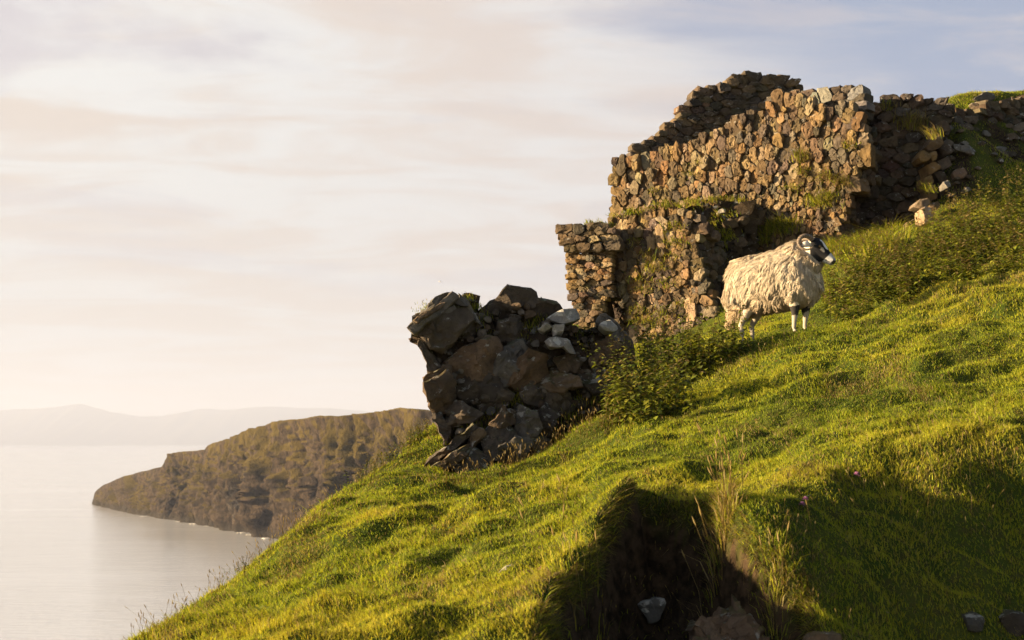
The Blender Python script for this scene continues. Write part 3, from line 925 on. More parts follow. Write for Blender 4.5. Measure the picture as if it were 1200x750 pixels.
# ---- collapsed end: the dark alcove and the rubble jamb beside it
P5 = Panel(985, 24.35, 1112, 24.0)
al_poly = [(985, 150), (1000, 126), (1012, 124), (1030, 126), (1036, 118), (1048, 116), (1062, 113), (1075, 117), (1090, 117), (1108, 121), (1114, 127), (1106, 150), (1100, 200), (1098, 290), (985, 300)]
alc = thing('collapsed_wall', P5.world(np.array([[1.0, 3.2, 0]]))[0], 'collapsed wall end sunk in a dark alcove beside the grassy bank', 'castle wall', 'ruined castle walls')
wall_part('rubble_brick', facing(P5, al_poly, 0.06, 0.15, 0.62, 63, PAL_SHADED, 0.10, 0.3), M['shaded_stone'], alc)
wall_part('mortar_core', core(P5, al_poly, 0.9, seed=64), M['soil'], alc)
P7 = Panel(1106, 24.7, 1215, 26.4)
bk_poly = [(1108, 136), (1124, 130), (1142, 133), (1160, 124), (1182, 122), (1215, 116), (1222, 150), (1190, 158), (1150, 160), (1112, 178)]
wall_part('broken_course_brick', facing(P7, bk_poly, 0.07, 0.17, 0.5, 83, PAL_SHADED, 0.10, 0.35), M['shaded_stone'], alc)
P6 = Panel(1076, 23.4, 1104, 22.9)

# ------------------------------------------------------------------ boulders from an outline
def boulder(poly, Y, thick, rel, seed, n=30, rough=0.014, planes=5, tilt=(0, 0), rnd=0.05, sub=1):
    """poly in picture points at depth Y; a chipped solid with a back of its own"""
    poly = np.array(poly, float)
    c = poly.mean(0)
    Q = at(poly[:, 0], poly[:, 1], Y)
    uv = Q[:, [0, 2]]
    V, F = stone_mesh(uv, thick, rel, n, seed, rings=(1.0, 0.975, 0.92, 0.80, 0.66, 0.52, 0.38, 0.24, 0.12), rough=0.0, planes=planes, rnd=rnd, maxtilt=0.85)
    c2 = uv.mean(0)
    Wd = np.column_stack([V[:, 0], np.full(len(V), float(Y)) - V[:, 2] + (V[:, 0] - c2[0]) * tilt[0] + (V[:, 1] - c2[1]) * tilt[1], V[:, 1]])
    s = 0.16
    off = np.stack([fbm(Wd[:, 0] / s + 31 * a, Wd[:, 1] / s - 17 * a, Wd[:, 2] / s + 5 * a, 3, 0.55, seed + a) for a in range(3)], -1)
    s = 0.05
    off2 = np.stack([fbm(Wd[:, 0] / s + 31 * a, Wd[:, 1] / s - 17 * a, Wd[:, 2] / s + 5 * a, 2, 0.55, seed + 9 + a) for a in range(3)], -1)
    return Wd + off * rough * 2.0 + off2 * rough * 0.7, F

def boulder_obj(name, poly, Y, thick, rel, seed, col, mat, parent=None, **kw):
    V, F = boulder(poly, Y, thick, rel, seed, **kw)
    mb = MB(); mb.add(V, F, col)
    o = mb.build(name, M[mat], parent, True, 30)
    fix_normals(o)
    return o

def ledge_y(px, py):
    return 14.15 + (px - 480) / 265.0 * 0.75 + (545 - py) / 200.0 * 0.35

def make_outcrop():
    oc = thing('rock_outcrop', gndpt(600, 530, 14.6), 'dark craggy outcrop of jumbled boulders jutting out over the sea', 'rock outcrop')
    sil = [(481, 386), (492, 374), (510, 358), (528, 345), (541, 350), (560, 362), (571, 366), (586, 352), (600, 345), (616, 348), (632, 354), (648, 364), (660, 372), (690, 382), (706, 379), (716, 385), (728, 398), (738, 416),
           (743, 440), (738, 475), (715, 500), (690, 520), (640, 545), (600, 560), (545, 575), (508, 565), (507, 548), (522, 524), (526, 514), (514, 480), (506, 468), (502, 450), (505, 425), (499, 404), (491, 396)]
    # rough core behind the separate boulders
    P = np.array(sil, float)
    mb = MB()
    V, F = boulder(P, 14.87, 1.5, 0.10, 900, n=140, rough=0.075, planes=5, tilt=(0.32, 0.19), rnd=0.06)
    mb.add(V, F, (0.070, 0.055, 0.043))
    o = mb.build('rock_mass', M['outcrop'], oc, True, 30); fix_normals(o)
    br = (0.125, 0.096, 0.072); dk = (0.088, 0.076, 0.066); gr = (0.125, 0.120, 0.115); rd = (0.140, 0.100, 0.070)
    B = [
        ([(477, 384), (490, 373), (514, 360), (531, 352), (545, 358), (557, 373), (541, 395), (520, 414), (502, 410), (490, 396)], dk, -0.22, 0.7, 'boulder'),
        ([(477, 383), (490, 370), (510, 355), (529, 341), (541, 347), (548, 356), (530, 354), (512, 362), (494, 376), (482, 388)], gr, -0.25, 0.8, 'slab'),
        ([(494, 404), (510, 413), (517, 440), (503, 437)], dk, -0.05, 0.5, 'boulder'),
        ([(501, 441), (522, 427), (529, 444), (505, 456)], br, -0.06, 0.5, 'slab'),
        ([(526, 425), (537, 412), (560, 403), (579, 396), (586, 412), (584, 447), (554, 441), (528, 441)], rd, -0.12, 0.5, 'boulder'),
        ([(499, 454), (524, 437), (532, 455), (529, 467), (521, 484), (505, 479)], br, -0.14, 0.6, 'boulder'),
        ([(520, 486), (524, 467), (541, 472), (565, 483), (554, 495), (524, 500)], dk, -0.10, 0.5, 'boulder'),
        ([(534, 448), (544, 434), (564, 429), (583, 440), (585, 456), (575, 470), (550, 471), (537, 462)], dk, -0.05, 0.5, 'boulder'),
        ([(575, 441), (585, 420), (594, 405), (609, 401), (617, 410), (608, 432), (589, 453)], gr, -0.10, 0.5, 'boulder'),
        ([(596, 449), (609, 426), (620, 410), (635, 417), (640, 442), (623, 451), (604, 456)], rd, -0.14, 0.5, 'boulder'),
        ([(633, 449), (648, 436), (673, 441), (678, 454), (658, 460), (641, 458)], br, -0.12, 0.5, 'boulder'),
        ([(564, 374), (570, 360), (585, 352), (597, 341), (620, 344), (637, 352), (654, 363), (646, 374), (613, 384), (585, 381)], dk, 0.05, 0.8, 'boulder'),
        ([(700, 383), (714, 374), (724, 381), (739, 402), (747, 428), (741, 432), (724, 408), (712, 396)], gr, -0.05, 0.6, 'boulder'),
        ([(692, 406), (713, 397), (728, 410), (732, 425), (713, 429), (696, 418)], br, -0.08, 0.5, 'boulder'),
        ([(652, 420), (672, 413), (683, 424), (676, 437), (658, 435)], br, -0.08, 0.4, 'boulder'),
        ([(690, 423), (707, 419), (709, 430), (693, 432)], br, -0.06, 0.3, 'boulder'),
        ([(616, 452), (634, 448), (644, 462), (630, 474), (612, 468)], dk, -0.06, 0.4, 'boulder'),
        ([(680, 440), (706, 434), (724, 446), (716, 462), (688, 458)], dk, -0.06, 0.4, 'boulder'),
        ([(640, 462), (664, 460), (676, 474), (660, 488), (642, 482)], dk, -0.06, 0.4, 'boulder'),
        ([(585, 380), (606, 376), (616, 388), (604, 400), (586, 394)], dk, 0.0, 0.4, 'boulder'),
        ([(540, 376), (556, 372), (566, 384), (556, 398), (538, 396)], dk, -0.02, 0.4, 'boulder'),
        ([(560, 470), (586, 456), (600, 462), (592, 480), (568, 488)], dk, -0.02, 0.4, 'boulder'),
        ([(562, 515), (575, 503), (589, 497), (602, 503), (604, 522), (578, 537)], dk, -0.30, 0.4, 'boulder'),
        ([(603, 491), (610, 478), (628, 483), (632, 508), (616, 516), (605, 505)], gr, -0.26, 0.4, 'boulder'),
        ([(574, 498), (589, 480), (600, 485), (604, 494), (589, 501)], br, -0.24, 0.4, 'boulder'),
        ([(503, 552), (520, 538), (538, 524), (558, 504), (566, 513), (550, 530), (534, 545), (512, 561)], br, -0.34, 0.4, 'slab'),
        ([(503, 543), (524, 521), (551, 499), (556, 505), (530, 528), (506, 549)], dk, -0.24, 0.4, 'slab'),
        ([(633, 487), (641, 475), (652, 489), (648, 508), (636, 513)], dk, -0.22, 0.4, 'boulder'),
        ([(582, 527), (603, 511), (621, 518), (615, 537), (590, 540)], gr, -0.34, 0.4, 'boulder'),
        ([(528, 546), (552, 528), (572, 534), (566, 552), (540, 562)], dk, -0.36, 0.4, 'boulder'),
        ([(616, 520), (632, 512), (646, 516), (640, 532), (622, 534)], dk, -0.30, 0.4, 'boulder'),
        ([(508, 486), (520, 484), (530, 512), (524, 522), (514, 500)], dk, -0.02, 0.4, 'boulder'),
    ]
    rs = np.random.default_rng(5)
    for i, (pl, col, dy, th, nm) in enumerate(B):
        pl = np.array(pl, float); c = pl.mean(0)
        if i > 1: pl = c + (pl - c) * 1.20
        Y = ledge_y(c[0], c[1]) + dy + 0.14
        boulder_obj(nm, pl, Y, th, 0.10 + 0.05 * rs.random(), 910 + i, np.array(col) * rs.uniform(0.8, 1.25), 'outcrop', oc, tilt=(0.34 + 0.28 * rs.normal(), 0.35 * rs.normal() + 0.15), n=34, rough=0.03)
    # thin split layers along the top of the overhanging block, painted lighter as sun-caught edges
    for i, (pl, dy, c) in enumerate([([(480, 389), (500, 374), (522, 358), (531, 354), (534, 359), (514, 369), (492, 386), (484, 394)], -0.30, gr), ([(475, 386), (490, 370), (512, 354), (529, 341), (538, 347), (522, 363), (502, 379), (486, 394)], -0.36, gr), ([(484, 378), (498, 366), (516, 354), (522, 353), (518, 359), (498, 373), (488, 381)], -0.42, br),
                                     ([(536, 345), (545, 350), (556, 366), (562, 380), (554, 378), (544, 362)], -0.16, gr), ([(556, 398), (575, 392), (582, 398), (562, 406)], -0.10, dk)]):
        pl = np.array(pl, float); c0 = pl.mean(0)
        boulder_obj('slab', pl, ledge_y(c0[0], c0[1]) + dy + 0.14, 0.5, 0.04, 980 + i, np.array(c) * 1.25, 'outcrop', oc, tilt=(0.3, 0.1), n=40, rough=0.016, planes=3, rnd=0.02)
    # small stones jammed between them
    mb = MB()
    for i in range(420):
        for _ in range(30):
            p = np.array([rs.uniform(485, 742), rs.uniform(345, 560)])
            if inside_dist(np.array(sil), p[0:1], p[1:2])[0] > 7: break
        r = 2.2 + 6.0 * rs.random() ** 2; a0 = rs.uniform(0, 6.28)
        pl = [(p[0] + r * rs.uniform(0.7, 1.2) * cos(a0 + t), p[1] + 0.8 * r * rs.uniform(0.7, 1.2) * sin(a0 + t)) for t in np.arange(0, 6.28, 1.05)]
        V, F = boulder(pl, ledge_y(p[0], p[1]) + 0.12 + rs.normal() * 0.04, 0.35, 0.06, 1200 + i, n=12, rough=0.006, planes=3)
        mb.add(V, F, np.array([dk, br, gr, dk, (0.16, 0.15, 0.14)][i % 5]) * rs.uniform(0.7, 1.3))
    o = mb.build('packed_rubble_brick', M['outcrop'], oc, True, 35); fix_normals(o)

def gndpt(px, py, Y):
    p = at(px, py, Y); return (float(p[0]), float(p[1]), float(p[2]))
make_outcrop()

def make_jamb():
    rs = np.random.default_rng(71)
    J = [([(1075, 186), (1078, 178), (1086, 177), (1091, 182), (1087, 189), (1079, 190)], 0), ([(1089, 180), (1096, 178), (1098, 187), (1091, 190)], 0), ([(1086, 193), (1093, 190), (1100, 196), (1089, 206)], 0),
         ([(1082, 208), (1091, 206), (1094, 213), (1086, 222), (1082, 216)], 0), ([(1087, 220), (1096, 216), (1098, 232), (1090, 236)], 1), ([(1094, 204), (1106, 200), (1110, 210), (1100, 216)], 2), ([(1098, 222), (1110, 218), (1112, 230), (1102, 236)], 2),
         ([(1086, 172), (1094, 160), (1103, 158), (1104, 170), (1092, 176)], 1), ([(1098, 190), (1110, 184), (1114, 194), (1102, 200)], 2), ([(1100, 172), (1112, 168), (1116, 178), (1104, 184)], 2), ([(1096, 146), (1108, 142), (1114, 152), (1102, 158)], 2), ([(1088, 240), (1100, 236), (1104, 250), (1092, 254)], 1),
         ([(1062, 262), (1072, 256), (1080, 262), (1074, 272), (1064, 272)], 1), ([(1050, 274), (1060, 270), (1066, 278), (1054, 284)], 2)]
    cols = [(0.20, 0.135, 0.065), (0.14, 0.10, 0.06), (0.085, 0.066, 0.05)]  # stones that catch the sun painted lighter, the shaded ones darker
    for k_, (pl, c) in enumerate(J):
        m = np.mean(pl, 0)
        boulder_obj('jamb_stone', m + (np.array(pl, float) - m) * 1.12, 23.35 - (m[1] - 160) / 100 * 0.45 + (m[0] - 1085) * 0.012, 0.45, 0.10, 750 + k_, np.array(cols[c]) * rs.uniform(0.8, 1.2), 'wall_stone', alc, tilt=(0.5 * rs.normal(), 0.3 * rs.normal()), n=18)
make_jamb()

# loose pale stones lying on the outcrop and on the ground
def loose(name, poly, Y, thick, rel, seed, col, mat, label, cat, group=None, **kw):
    o = boulder_obj(name, poly, Y, thick, rel, seed, col, mat, None, **kw)
    c = np.array([v.co[:] for v in o.data.vertices]); c0 = c.mean(0); c0[2] = c[:, 2].min()
    o.data.vertices.foreach_set('co', (c - c0).astype(np.float32).ravel()); o.location = c0
    return tag(o, label, cat, group)
pl_ = (0.22, 0.225, 0.23)
loose('pale_stone', [(641, 373), (650, 366), (660, 361), (673, 360), (680, 372), (672, 377), (660, 380)], 14.75, 0.5, 0.10, 2001, pl_, 'pale_rock', 'large pale grey stone topmost on the outcrop, in front of the pier', 'stone', 'pale stones on the outcrop', n=22)
loose('pale_stone', [(629, 385), (640, 377), (649, 382), (638, 389)], 14.60, 0.3, 0.07, 2002, (0.22, 0.22, 0.21), 'pale_rock', 'low grey stone just beneath the topmost pale stone', 'stone', 'pale stones on the outcrop', n=16)
loose('pale_stone', [(647, 382), (661, 380), (659, 392), (648, 396)], 14.62, 0.3, 0.07, 2003, (0.26, 0.26, 0.26), 'pale_rock', 'small blocky pale stone wedged under the topmost pale stone', 'stone', 'pale stones on the outcrop', n=16)
loose('pale_stone', [(638, 402), (645, 396), (655, 393), (668, 397), (675, 415), (668, 414), (660, 407), (644, 409)], 14.58, 0.35, 0.09, 2004, (0.22, 0.21, 0.20), 'pale_rock', 'dark stone with a white lichen crust midway up the outcrop', 'stone', 'pale stones on the outcrop', n=22)
loose('pale_stone', [(702, 381), (708, 376), (715, 373), (724, 383), (719, 390), (708, 389)], 14.72, 0.35, 0.09, 2005, (0.27, 0.28, 0.29), 'pale_rock', 'peaked bluish grey stone capping the outcrop beside the dark hollow', 'stone', 'pale stones on the outcrop', n=18)

# stones set in the bank at the castle's end
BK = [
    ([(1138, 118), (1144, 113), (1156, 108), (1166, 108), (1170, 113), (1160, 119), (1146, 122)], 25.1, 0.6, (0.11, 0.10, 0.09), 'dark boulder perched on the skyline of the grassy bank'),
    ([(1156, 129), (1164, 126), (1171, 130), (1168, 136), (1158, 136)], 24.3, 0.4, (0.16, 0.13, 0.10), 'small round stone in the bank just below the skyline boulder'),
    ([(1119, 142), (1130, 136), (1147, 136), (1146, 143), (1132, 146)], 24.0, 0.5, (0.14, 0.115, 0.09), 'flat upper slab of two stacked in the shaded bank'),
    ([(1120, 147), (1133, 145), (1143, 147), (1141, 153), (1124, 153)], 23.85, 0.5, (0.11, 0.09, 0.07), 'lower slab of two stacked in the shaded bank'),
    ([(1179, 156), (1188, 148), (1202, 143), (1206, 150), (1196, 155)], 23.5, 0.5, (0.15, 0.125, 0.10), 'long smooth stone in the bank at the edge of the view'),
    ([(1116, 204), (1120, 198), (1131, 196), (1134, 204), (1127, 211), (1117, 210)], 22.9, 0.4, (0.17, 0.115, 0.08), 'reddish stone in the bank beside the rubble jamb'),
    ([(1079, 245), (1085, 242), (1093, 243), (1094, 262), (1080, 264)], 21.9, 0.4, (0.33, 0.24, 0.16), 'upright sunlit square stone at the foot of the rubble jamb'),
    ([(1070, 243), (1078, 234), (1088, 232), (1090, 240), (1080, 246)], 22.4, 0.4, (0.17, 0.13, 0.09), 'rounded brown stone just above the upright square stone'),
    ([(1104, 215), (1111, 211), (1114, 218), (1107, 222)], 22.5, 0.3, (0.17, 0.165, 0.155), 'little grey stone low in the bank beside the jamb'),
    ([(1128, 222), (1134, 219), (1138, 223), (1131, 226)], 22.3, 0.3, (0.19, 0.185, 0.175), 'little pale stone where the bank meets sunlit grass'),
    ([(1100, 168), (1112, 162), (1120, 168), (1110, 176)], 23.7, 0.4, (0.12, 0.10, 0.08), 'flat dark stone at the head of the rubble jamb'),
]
for i, (pl, Y, th, col, lab) in enumerate(BK):
    c_ = np.mean(pl, 0); Y = float(hit(ZF, c_[0], c_[1] + 2)[0, 1]) - (0.1 if i else 0.2) if c_[0] > 1112 else Y
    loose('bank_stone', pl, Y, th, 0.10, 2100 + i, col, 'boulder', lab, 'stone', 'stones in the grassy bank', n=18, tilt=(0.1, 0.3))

def make_bank_rubble():
    t = thing('rubble_scree', gndpt(1150, 180, 24.6), 'rubble of half buried stones strewn over the shaded bank beyond the alcove', 'rubble')
    rs = np.random.default_rng(87)
    k_ = 0
    while k_ < 46:
        px, py = rs.uniform(1100, 1215), rs.uniform(122, 235)
        if py > 262 - (px - 1100) * 0.70 - 12: continue
        P = hit(ZF, px, py)[0]
        if P[1] > 27.5: continue
        r = 3.0 + 9.0 * rs.random() ** 2.2; a0 = rs.uniform(0, 6)
        pl = [(px + 1.35 * r * rs.uniform(0.8, 1.2) * cos(a0 + q), py + 0.75 * r * rs.uniform(0.75, 1.2) * sin(a0 + q)) for q in np.arange(0, 6.2, 0.9)]
        V, F = boulder(pl, P[1] - 0.10, 0.5, 0.10, 3300 + k_, n=16, rough=0.014, tilt=(0.2, 0.5))
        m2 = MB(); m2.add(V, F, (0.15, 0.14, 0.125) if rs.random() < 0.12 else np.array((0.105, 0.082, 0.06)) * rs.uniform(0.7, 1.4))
        fix_normals(m2.build('stone', M['boulder'], t, True, 33)); k_ += 1
make_bank_rubble()

# mossy rubble slumped in the recess between the two walls
def make_slump():
    t = thing('rubble_slump', gndpt(860, 395, 22.4), 'dark mossy earth and rubble slumped between the low wall and the long wall', 'rubble heap')
    P = [(800, 250), (815, 240), (840, 236), (868, 238), (884, 246), (888, 290), (884, 330), (878, 395), (850, 420), (815, 420), (812, 330)]
    V, F = boulder(np.array(P, float), 23.35, 0.9, 0.25, 3001, n=120, rough=0.13, planes=4, tilt=(0.1, 0.22), rnd=0.1)
    mb = MB(); mb.add(V, F, (0.060, 0.046, 0.030))
    o = mb.build('earth', M['outcrop'], t, True, 40); fix_normals(o)
    rs = np.random.default_rng(8)
    for i, (px, py, r, pale) in enumerate([(846, 248, 4, 1), (824, 270, 4, 1), (845, 286, 3.5, 1), (856, 262, 8, 0), (868, 285, 9, 0), (838, 305, 8, 0), (830, 330, 6, 1), (858, 318, 9, 0), (846, 345, 8, 0), (868, 350, 7, 0), (832, 362, 7, 0), (872, 258, 7, 0), (820, 296, 7, 0), (850, 372, 7, 0)]):
        a0 = rs.uniform(0, 6)
        pl = [(px + r * rs.uniform(0.8, 1.3) * cos(a0 + q), py + 0.8 * r * rs.uniform(0.8, 1.2) * sin(a0 + q)) for q in np.arange(0, 6.2, 1.05)]
        V, F = boulder(pl, 23.05 + (390 - py) / 150 * 0.25, 0.4, 0.09, 3010 + i, n=16, rough=0.012)
        m2 = MB(); m2.add(V, F, (0.30, 0.29, 0.27) if pale else np.array((0.09, 0.07, 0.05)) * rs.uniform(0.8, 1.3))
        fix_normals(m2.build('stone', M['boulder'], t, True, 35))
make_slump()

# rocks bared in the eroded gully
def gully_rock(poly, Y, th, col, seed, label, mat='boulder', name='gully_rock', rel=0.09, **kw):
    return loose(name, poly, Y, th, rel, seed, col, mat, label, 'rock', 'rocks bared in the eroded hollow', **kw)
def pitY(px, py): return float(hit(ZF, px, py)[0, 1])
gully_rock([(742, 708), (752, 703), (766, 700), (780, 702), (774, 712), (770, 727), (758, 730), (752, 718)], pitY(760, 716) - 0.04, 0.3, (0.11, 0.11, 0.105), 2201, 'pale lichened stone in the dark floor of the eroded hollow', 'pale_rock', n=20)
gully_rock([(806, 758), (816, 736), (830, 731), (842, 716), (858, 713), (872, 702), (886, 705), (893, 716), (903, 722), (908, 745), (892, 780), (816, 780)], pitY(862, 730) - 0.10, 0.5, (0.20, 0.14, 0.095), 2202, 'broad brown bedrock face at the bottom of the eroded hollow', 'outcrop', rel=0.20, n=44, rough=0.06, planes=8, tilt=(0.05, 0.55))
gully_rock([(946, 752), (956, 742), (972, 738), (986, 744), (990, 770), (946, 772)], pitY(966, 745) - 0.03, 0.3, (0.17, 0.12, 0.08), 2203, 'brown rock end under the turf lip of the bank', 'boulder', n=18)
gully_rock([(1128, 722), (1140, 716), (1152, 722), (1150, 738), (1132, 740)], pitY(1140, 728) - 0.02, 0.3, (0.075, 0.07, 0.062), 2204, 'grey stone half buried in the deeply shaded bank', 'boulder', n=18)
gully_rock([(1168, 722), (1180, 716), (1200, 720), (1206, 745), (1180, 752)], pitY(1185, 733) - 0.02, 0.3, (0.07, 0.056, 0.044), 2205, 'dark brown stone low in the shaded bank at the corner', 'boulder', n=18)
loose('hillside_stone', [(583, 672), (592, 664), (604, 661), (600, 670)], pitY(594, 668) - 0.01, 0.1, 0.02, 2206, (0.32, 0.32, 0.30), 'pale_rock', 'thin pale chip of stone lying on the sunlit slope', 'stone', None, n=12, rough=0.004)

# ------------------------------------------------------------------ grass
GREEN = np.array([(0.212, 0.272, 0.024), (0.303, 0.342, 0.028), (0.385, 0.388, 0.034), (0.080, 0.114, 0.016), (0.415, 0.365, 0.052)])
STRAW = np.array([(0.30, 0.23, 0.09), (0.24, 0.17, 0.06), (0.36, 0.29, 0.14)])

def blades(mbuf, base, length, width, lean, col, bend=0.5, up=None):
    """many blades at once: base (n,3), lean (n,3) horizontal-ish drift as a share of the length"""
    n = len(base)
    if up is None: up = np.tile([0, 0, 1.0], (n, 1))
    a = rng.uniform(0, 2 * pi, n)
    wv = np.stack([np.cos(a), np.sin(a), np.zeros(n)], -1)
    L = length[:, None]; Wd = width[:, None]
    mid = base + up * L * 0.55 + lean * L * 0.22
    tip = base + up * L * (0.92 - 0.25 * bend) + lean * L * (0.45 + bend)
    v = np.stack([base - wv * Wd * 0.5, base + wv * Wd * 0.5, mid + wv * Wd * 0.42, mid - wv * Wd * 0.42, tip], 1)
    mbuf.append((v.reshape(-1, 3), np.repeat(col, 5, axis=0)))

def blades_build(name, bufs, mat, parent=None):
    v = np.concatenate([b[0] for b in bufs]); c = np.concatenate([b[1] for b in bufs])
    n = len(v) // 5; o = np.arange(n, dtype=np.int32)[:, None] * 5
    f = np.concatenate([o + np.array([0, 1, 2, 3], np.int32), o + np.array([3, 2, 4], np.int32)], 1).ravel()
    ls = (np.arange(n, dtype=np.int32)[:, None] * 7 + np.array([0, 4], np.int32)).ravel()
    return link_mesh(name, v, f, c, mat, parent, False, None, ls)

def make_turf():
    N = 4600000
    x = rng.uniform(-3.95, 10.75, N); y = rng.uniform(4.6, 28.2, N)
    dens = np.minimum(1.0, (7.5 / y) ** 1.25)
    keep = rng.random(N) < dens
    x, y = x[keep], y[keep]
    z = gnd(x, y)
    px, py = to_px(np.stack([x, y, z], -1))
    edge = np.interp(y, EY, EX) - x
    inner = (px > -60) & (px < 1290) & (edge < 0.9)
    keep = (py < 900) & (px > -500) & (px < 1800) & (edge < 5) & (inner | (rng.random(len(x)) < 0.30))
    x, y, z, inner = x[keep], y[keep], z[keep], inner[keep]
    pd = bil(PD, x, y)
    sl = pd > 0.07
    # the castle's floor behind its walls is not seen
    behind = (y > 23.6) & (x < 5.9)
    bkm = bil(BKM, x, y)
    keep = (~sl | (rng.random(len(x)) < 0.05)) & ~behind
    keep &= rng.random(len(x)) < np.where(y > 18, 0.75, 1) * (1 - 0.72 * bkm)
    x, y, z, pd, inner = x[keep], y[keep], z[keep], pd[keep], inner[keep]
    n = len(x)
    t1 = fbm(x / 0.34, y / 0.34, 0, 3, 0.5, 101); t2 = fbm(x / 1.5, y / 1.5, 0, 3, 0.5, 111)
    rank = fbm(x / 0.9, y / 0.9, 3, 2, 0.5, 121)
    shade = sstep(880, 1000, to_px(np.stack([x, y, z], -1))[0]) * sstep(10.2, 9.2, y)
    Ln = (0.036 + 0.030 * np.clip(t1 + 0.3, 0, 1) + 0.06 * np.clip(rank - 0.2, 0, 1) + 0.0 * shade) * rng.uniform(0.42, 1.1, n)
    tall = rng.random(n) < 0.03
    Ln = np.where(tall, Ln * 1.7, Ln)
    Wd = 0.0036 * (1 + 0.075 * (y - 6)) * rng.uniform(0.7, 1.3, n) * np.where(inner, 1, 1.9)
    ld = np.stack([-0.30 + 0.6 * fbm(x / 0.25, y / 0.25, 5, 2, 0.5, 131), -0.15 + 0.6 * fbm(x / 0.25, y / 0.25, 9, 2, 0.5, 141), np.zeros(n)], -1)
    ld += rng.normal(size=(n, 3)) * np.array([0.58, 0.58, 0.15])
    gi = np.clip(1.9 + 2.4 * t2 + 1.3 * t1 + rng.normal(size=n) * 0.9, 0, 3.999)
    pal = GREEN[[3, 0, 1, 2, 4]]
    i0 = gi.astype(int); fr = (gi - i0)[:, None]
    c = pal[i0] * (1 - fr) + pal[np.minimum(i0 + 1, 4)] * fr
    strawp = sstep(0.22, 0.5, fbm(x / 0.5, y / 0.8, 11, 3, 0.55, 145))
    dry = rng.random(n) < (0.06 + 0.45 * strawp + 0.20 * np.clip(rank, 0, 1) + 0.35 * (np.abs(pd - 0.05) < 0.045))
    c = np.where(dry[:, None], STRAW[rng.integers(0, 3, n)] * 0.8, c) * rng.uniform(0.75, 1.25, (n, 1))
    b = []
    blades(b, np.stack([x, y, z - 0.008], -1), Ln, Wd, ld, c, 0.45)
    # long turf hanging over the gully's lip
    m = 36000
    xx = rng.uniform(pit[:, 0].min() - 0.3, pit[:, 0].max() + 0.3, m * 6); yy = rng.uniform(pit[:, 1].min() - 0.3, pit[:, 1].max() + 0.3, m * 6)
    p0 = bil(PD, xx, yy)
    k_ = (p0 > 0.012) & (p0 < 0.16)
    xx, yy = xx[k_][:m], yy[k_][:m]
    e = 0.05
    g = np.stack([bil(PD, xx + e, yy) - bil(PD, xx - e, yy), bil(PD, xx, yy + e) - bil(PD, xx, yy - e), np.zeros(len(xx))], -1)
    g /= np.linalg.norm(g, axis=1)[:, None] + 1e-6
    Lh = rng.uniform(0.04, 0.12, len(xx))
    up = np.tile([0, 0, 1.0], (len(xx), 1)) * rng.uniform(-0.35, 0.55, (len(xx), 1))
    c2 = np.where(rng.random((len(xx), 1)) < 0.55, STRAW[rng.integers(0, 3, len(xx))] * 0.6, GREEN[rng.integers(0, 5, len(xx))]) * rng.uniform(0.6, 1.2, (len(xx), 1))
    blades(b, np.stack([xx, yy, gnd(xx, yy)], -1), Lh, np.full(len(xx), 0.005), g * 0.9 + rng.normal(size=(len(xx), 3)) * 0.25, c2, 0.3, up)
    o = blades_build('grass', b, M['grass'])
    tag(o, 'short bright green turf covering the hillside', 'grass', kind='stuff')
    print('turf blades', n)
make_turf()

def make_turf_weeds():
    rs = np.random.default_rng(151); V, C = [], []
    N = 42000
    x = rs.uniform(-3.0, 8.5, N); y = rs.uniform(4.8, 21, N)
    pt = fbm(x / 0.42, y / 0.42, 2, 3, 0.55, 152)
    k_ = (rs.random(N) < sstep(0.12, 0.42, pt)) & (bil(PD, x, y) < 0.03)
    px, py = to_px(np.stack([x, y, gnd(x, y)], -1))
    k_ &= (px > -40) & (px < 1260) & (py < 820) & (np.interp(y, EY, EX) - x < 0.6)
    x, y, pt = x[k_], y[k_], pt[k_]; n = len(x)
    z = gnd(x, y) + rs.uniform(0.0, 0.055, n)
    L = rs.uniform(0.016, 0.045, n)[:, None]; a = rs.uniform(0, 6.28, n)
    d = np.stack([np.cos(a), np.sin(a), rs.uniform(-0.1, 0.8, n)], -1); sd = np.stack([-np.sin(a), np.cos(a), rs.uniform(-0.3, 0.3, n)], -1)
    P = np.stack([x, y, z], -1)
    v = np.stack([P, P + d * L * 0.5 + sd * L * 0.32, P + d * L, P + d * L * 0.5 - sd * L * 0.32], 1).reshape(-1, 3)
    pal = np.array([(0.12, 0.17, 0.03), (0.17, 0.20, 0.035), (0.09, 0.12, 0.025), (0.24, 0.20, 0.06), (0.20, 0.13, 0.05)])
    sp_ = np.clip((fbm(x / 0.9, y / 0.9, 7, 2, 0.5, 153) + 0.5) * 4.2, 0, 4).astype(int)
    c = np.repeat(pal[sp_] * rs.uniform(0.7, 1.3, (n, 1)), 4, axis=0)
    o = link_mesh('turf_weeds', v, np.arange(4 * n, dtype=np.int32), c, M['leaf'], None, False, None, np.arange(0, 4 * n, 4, dtype=np.int32))
    tag(o, 'small broad leaves of weeds growing in patches in the turf', 'weeds', kind='stuff')
make_turf_weeds()

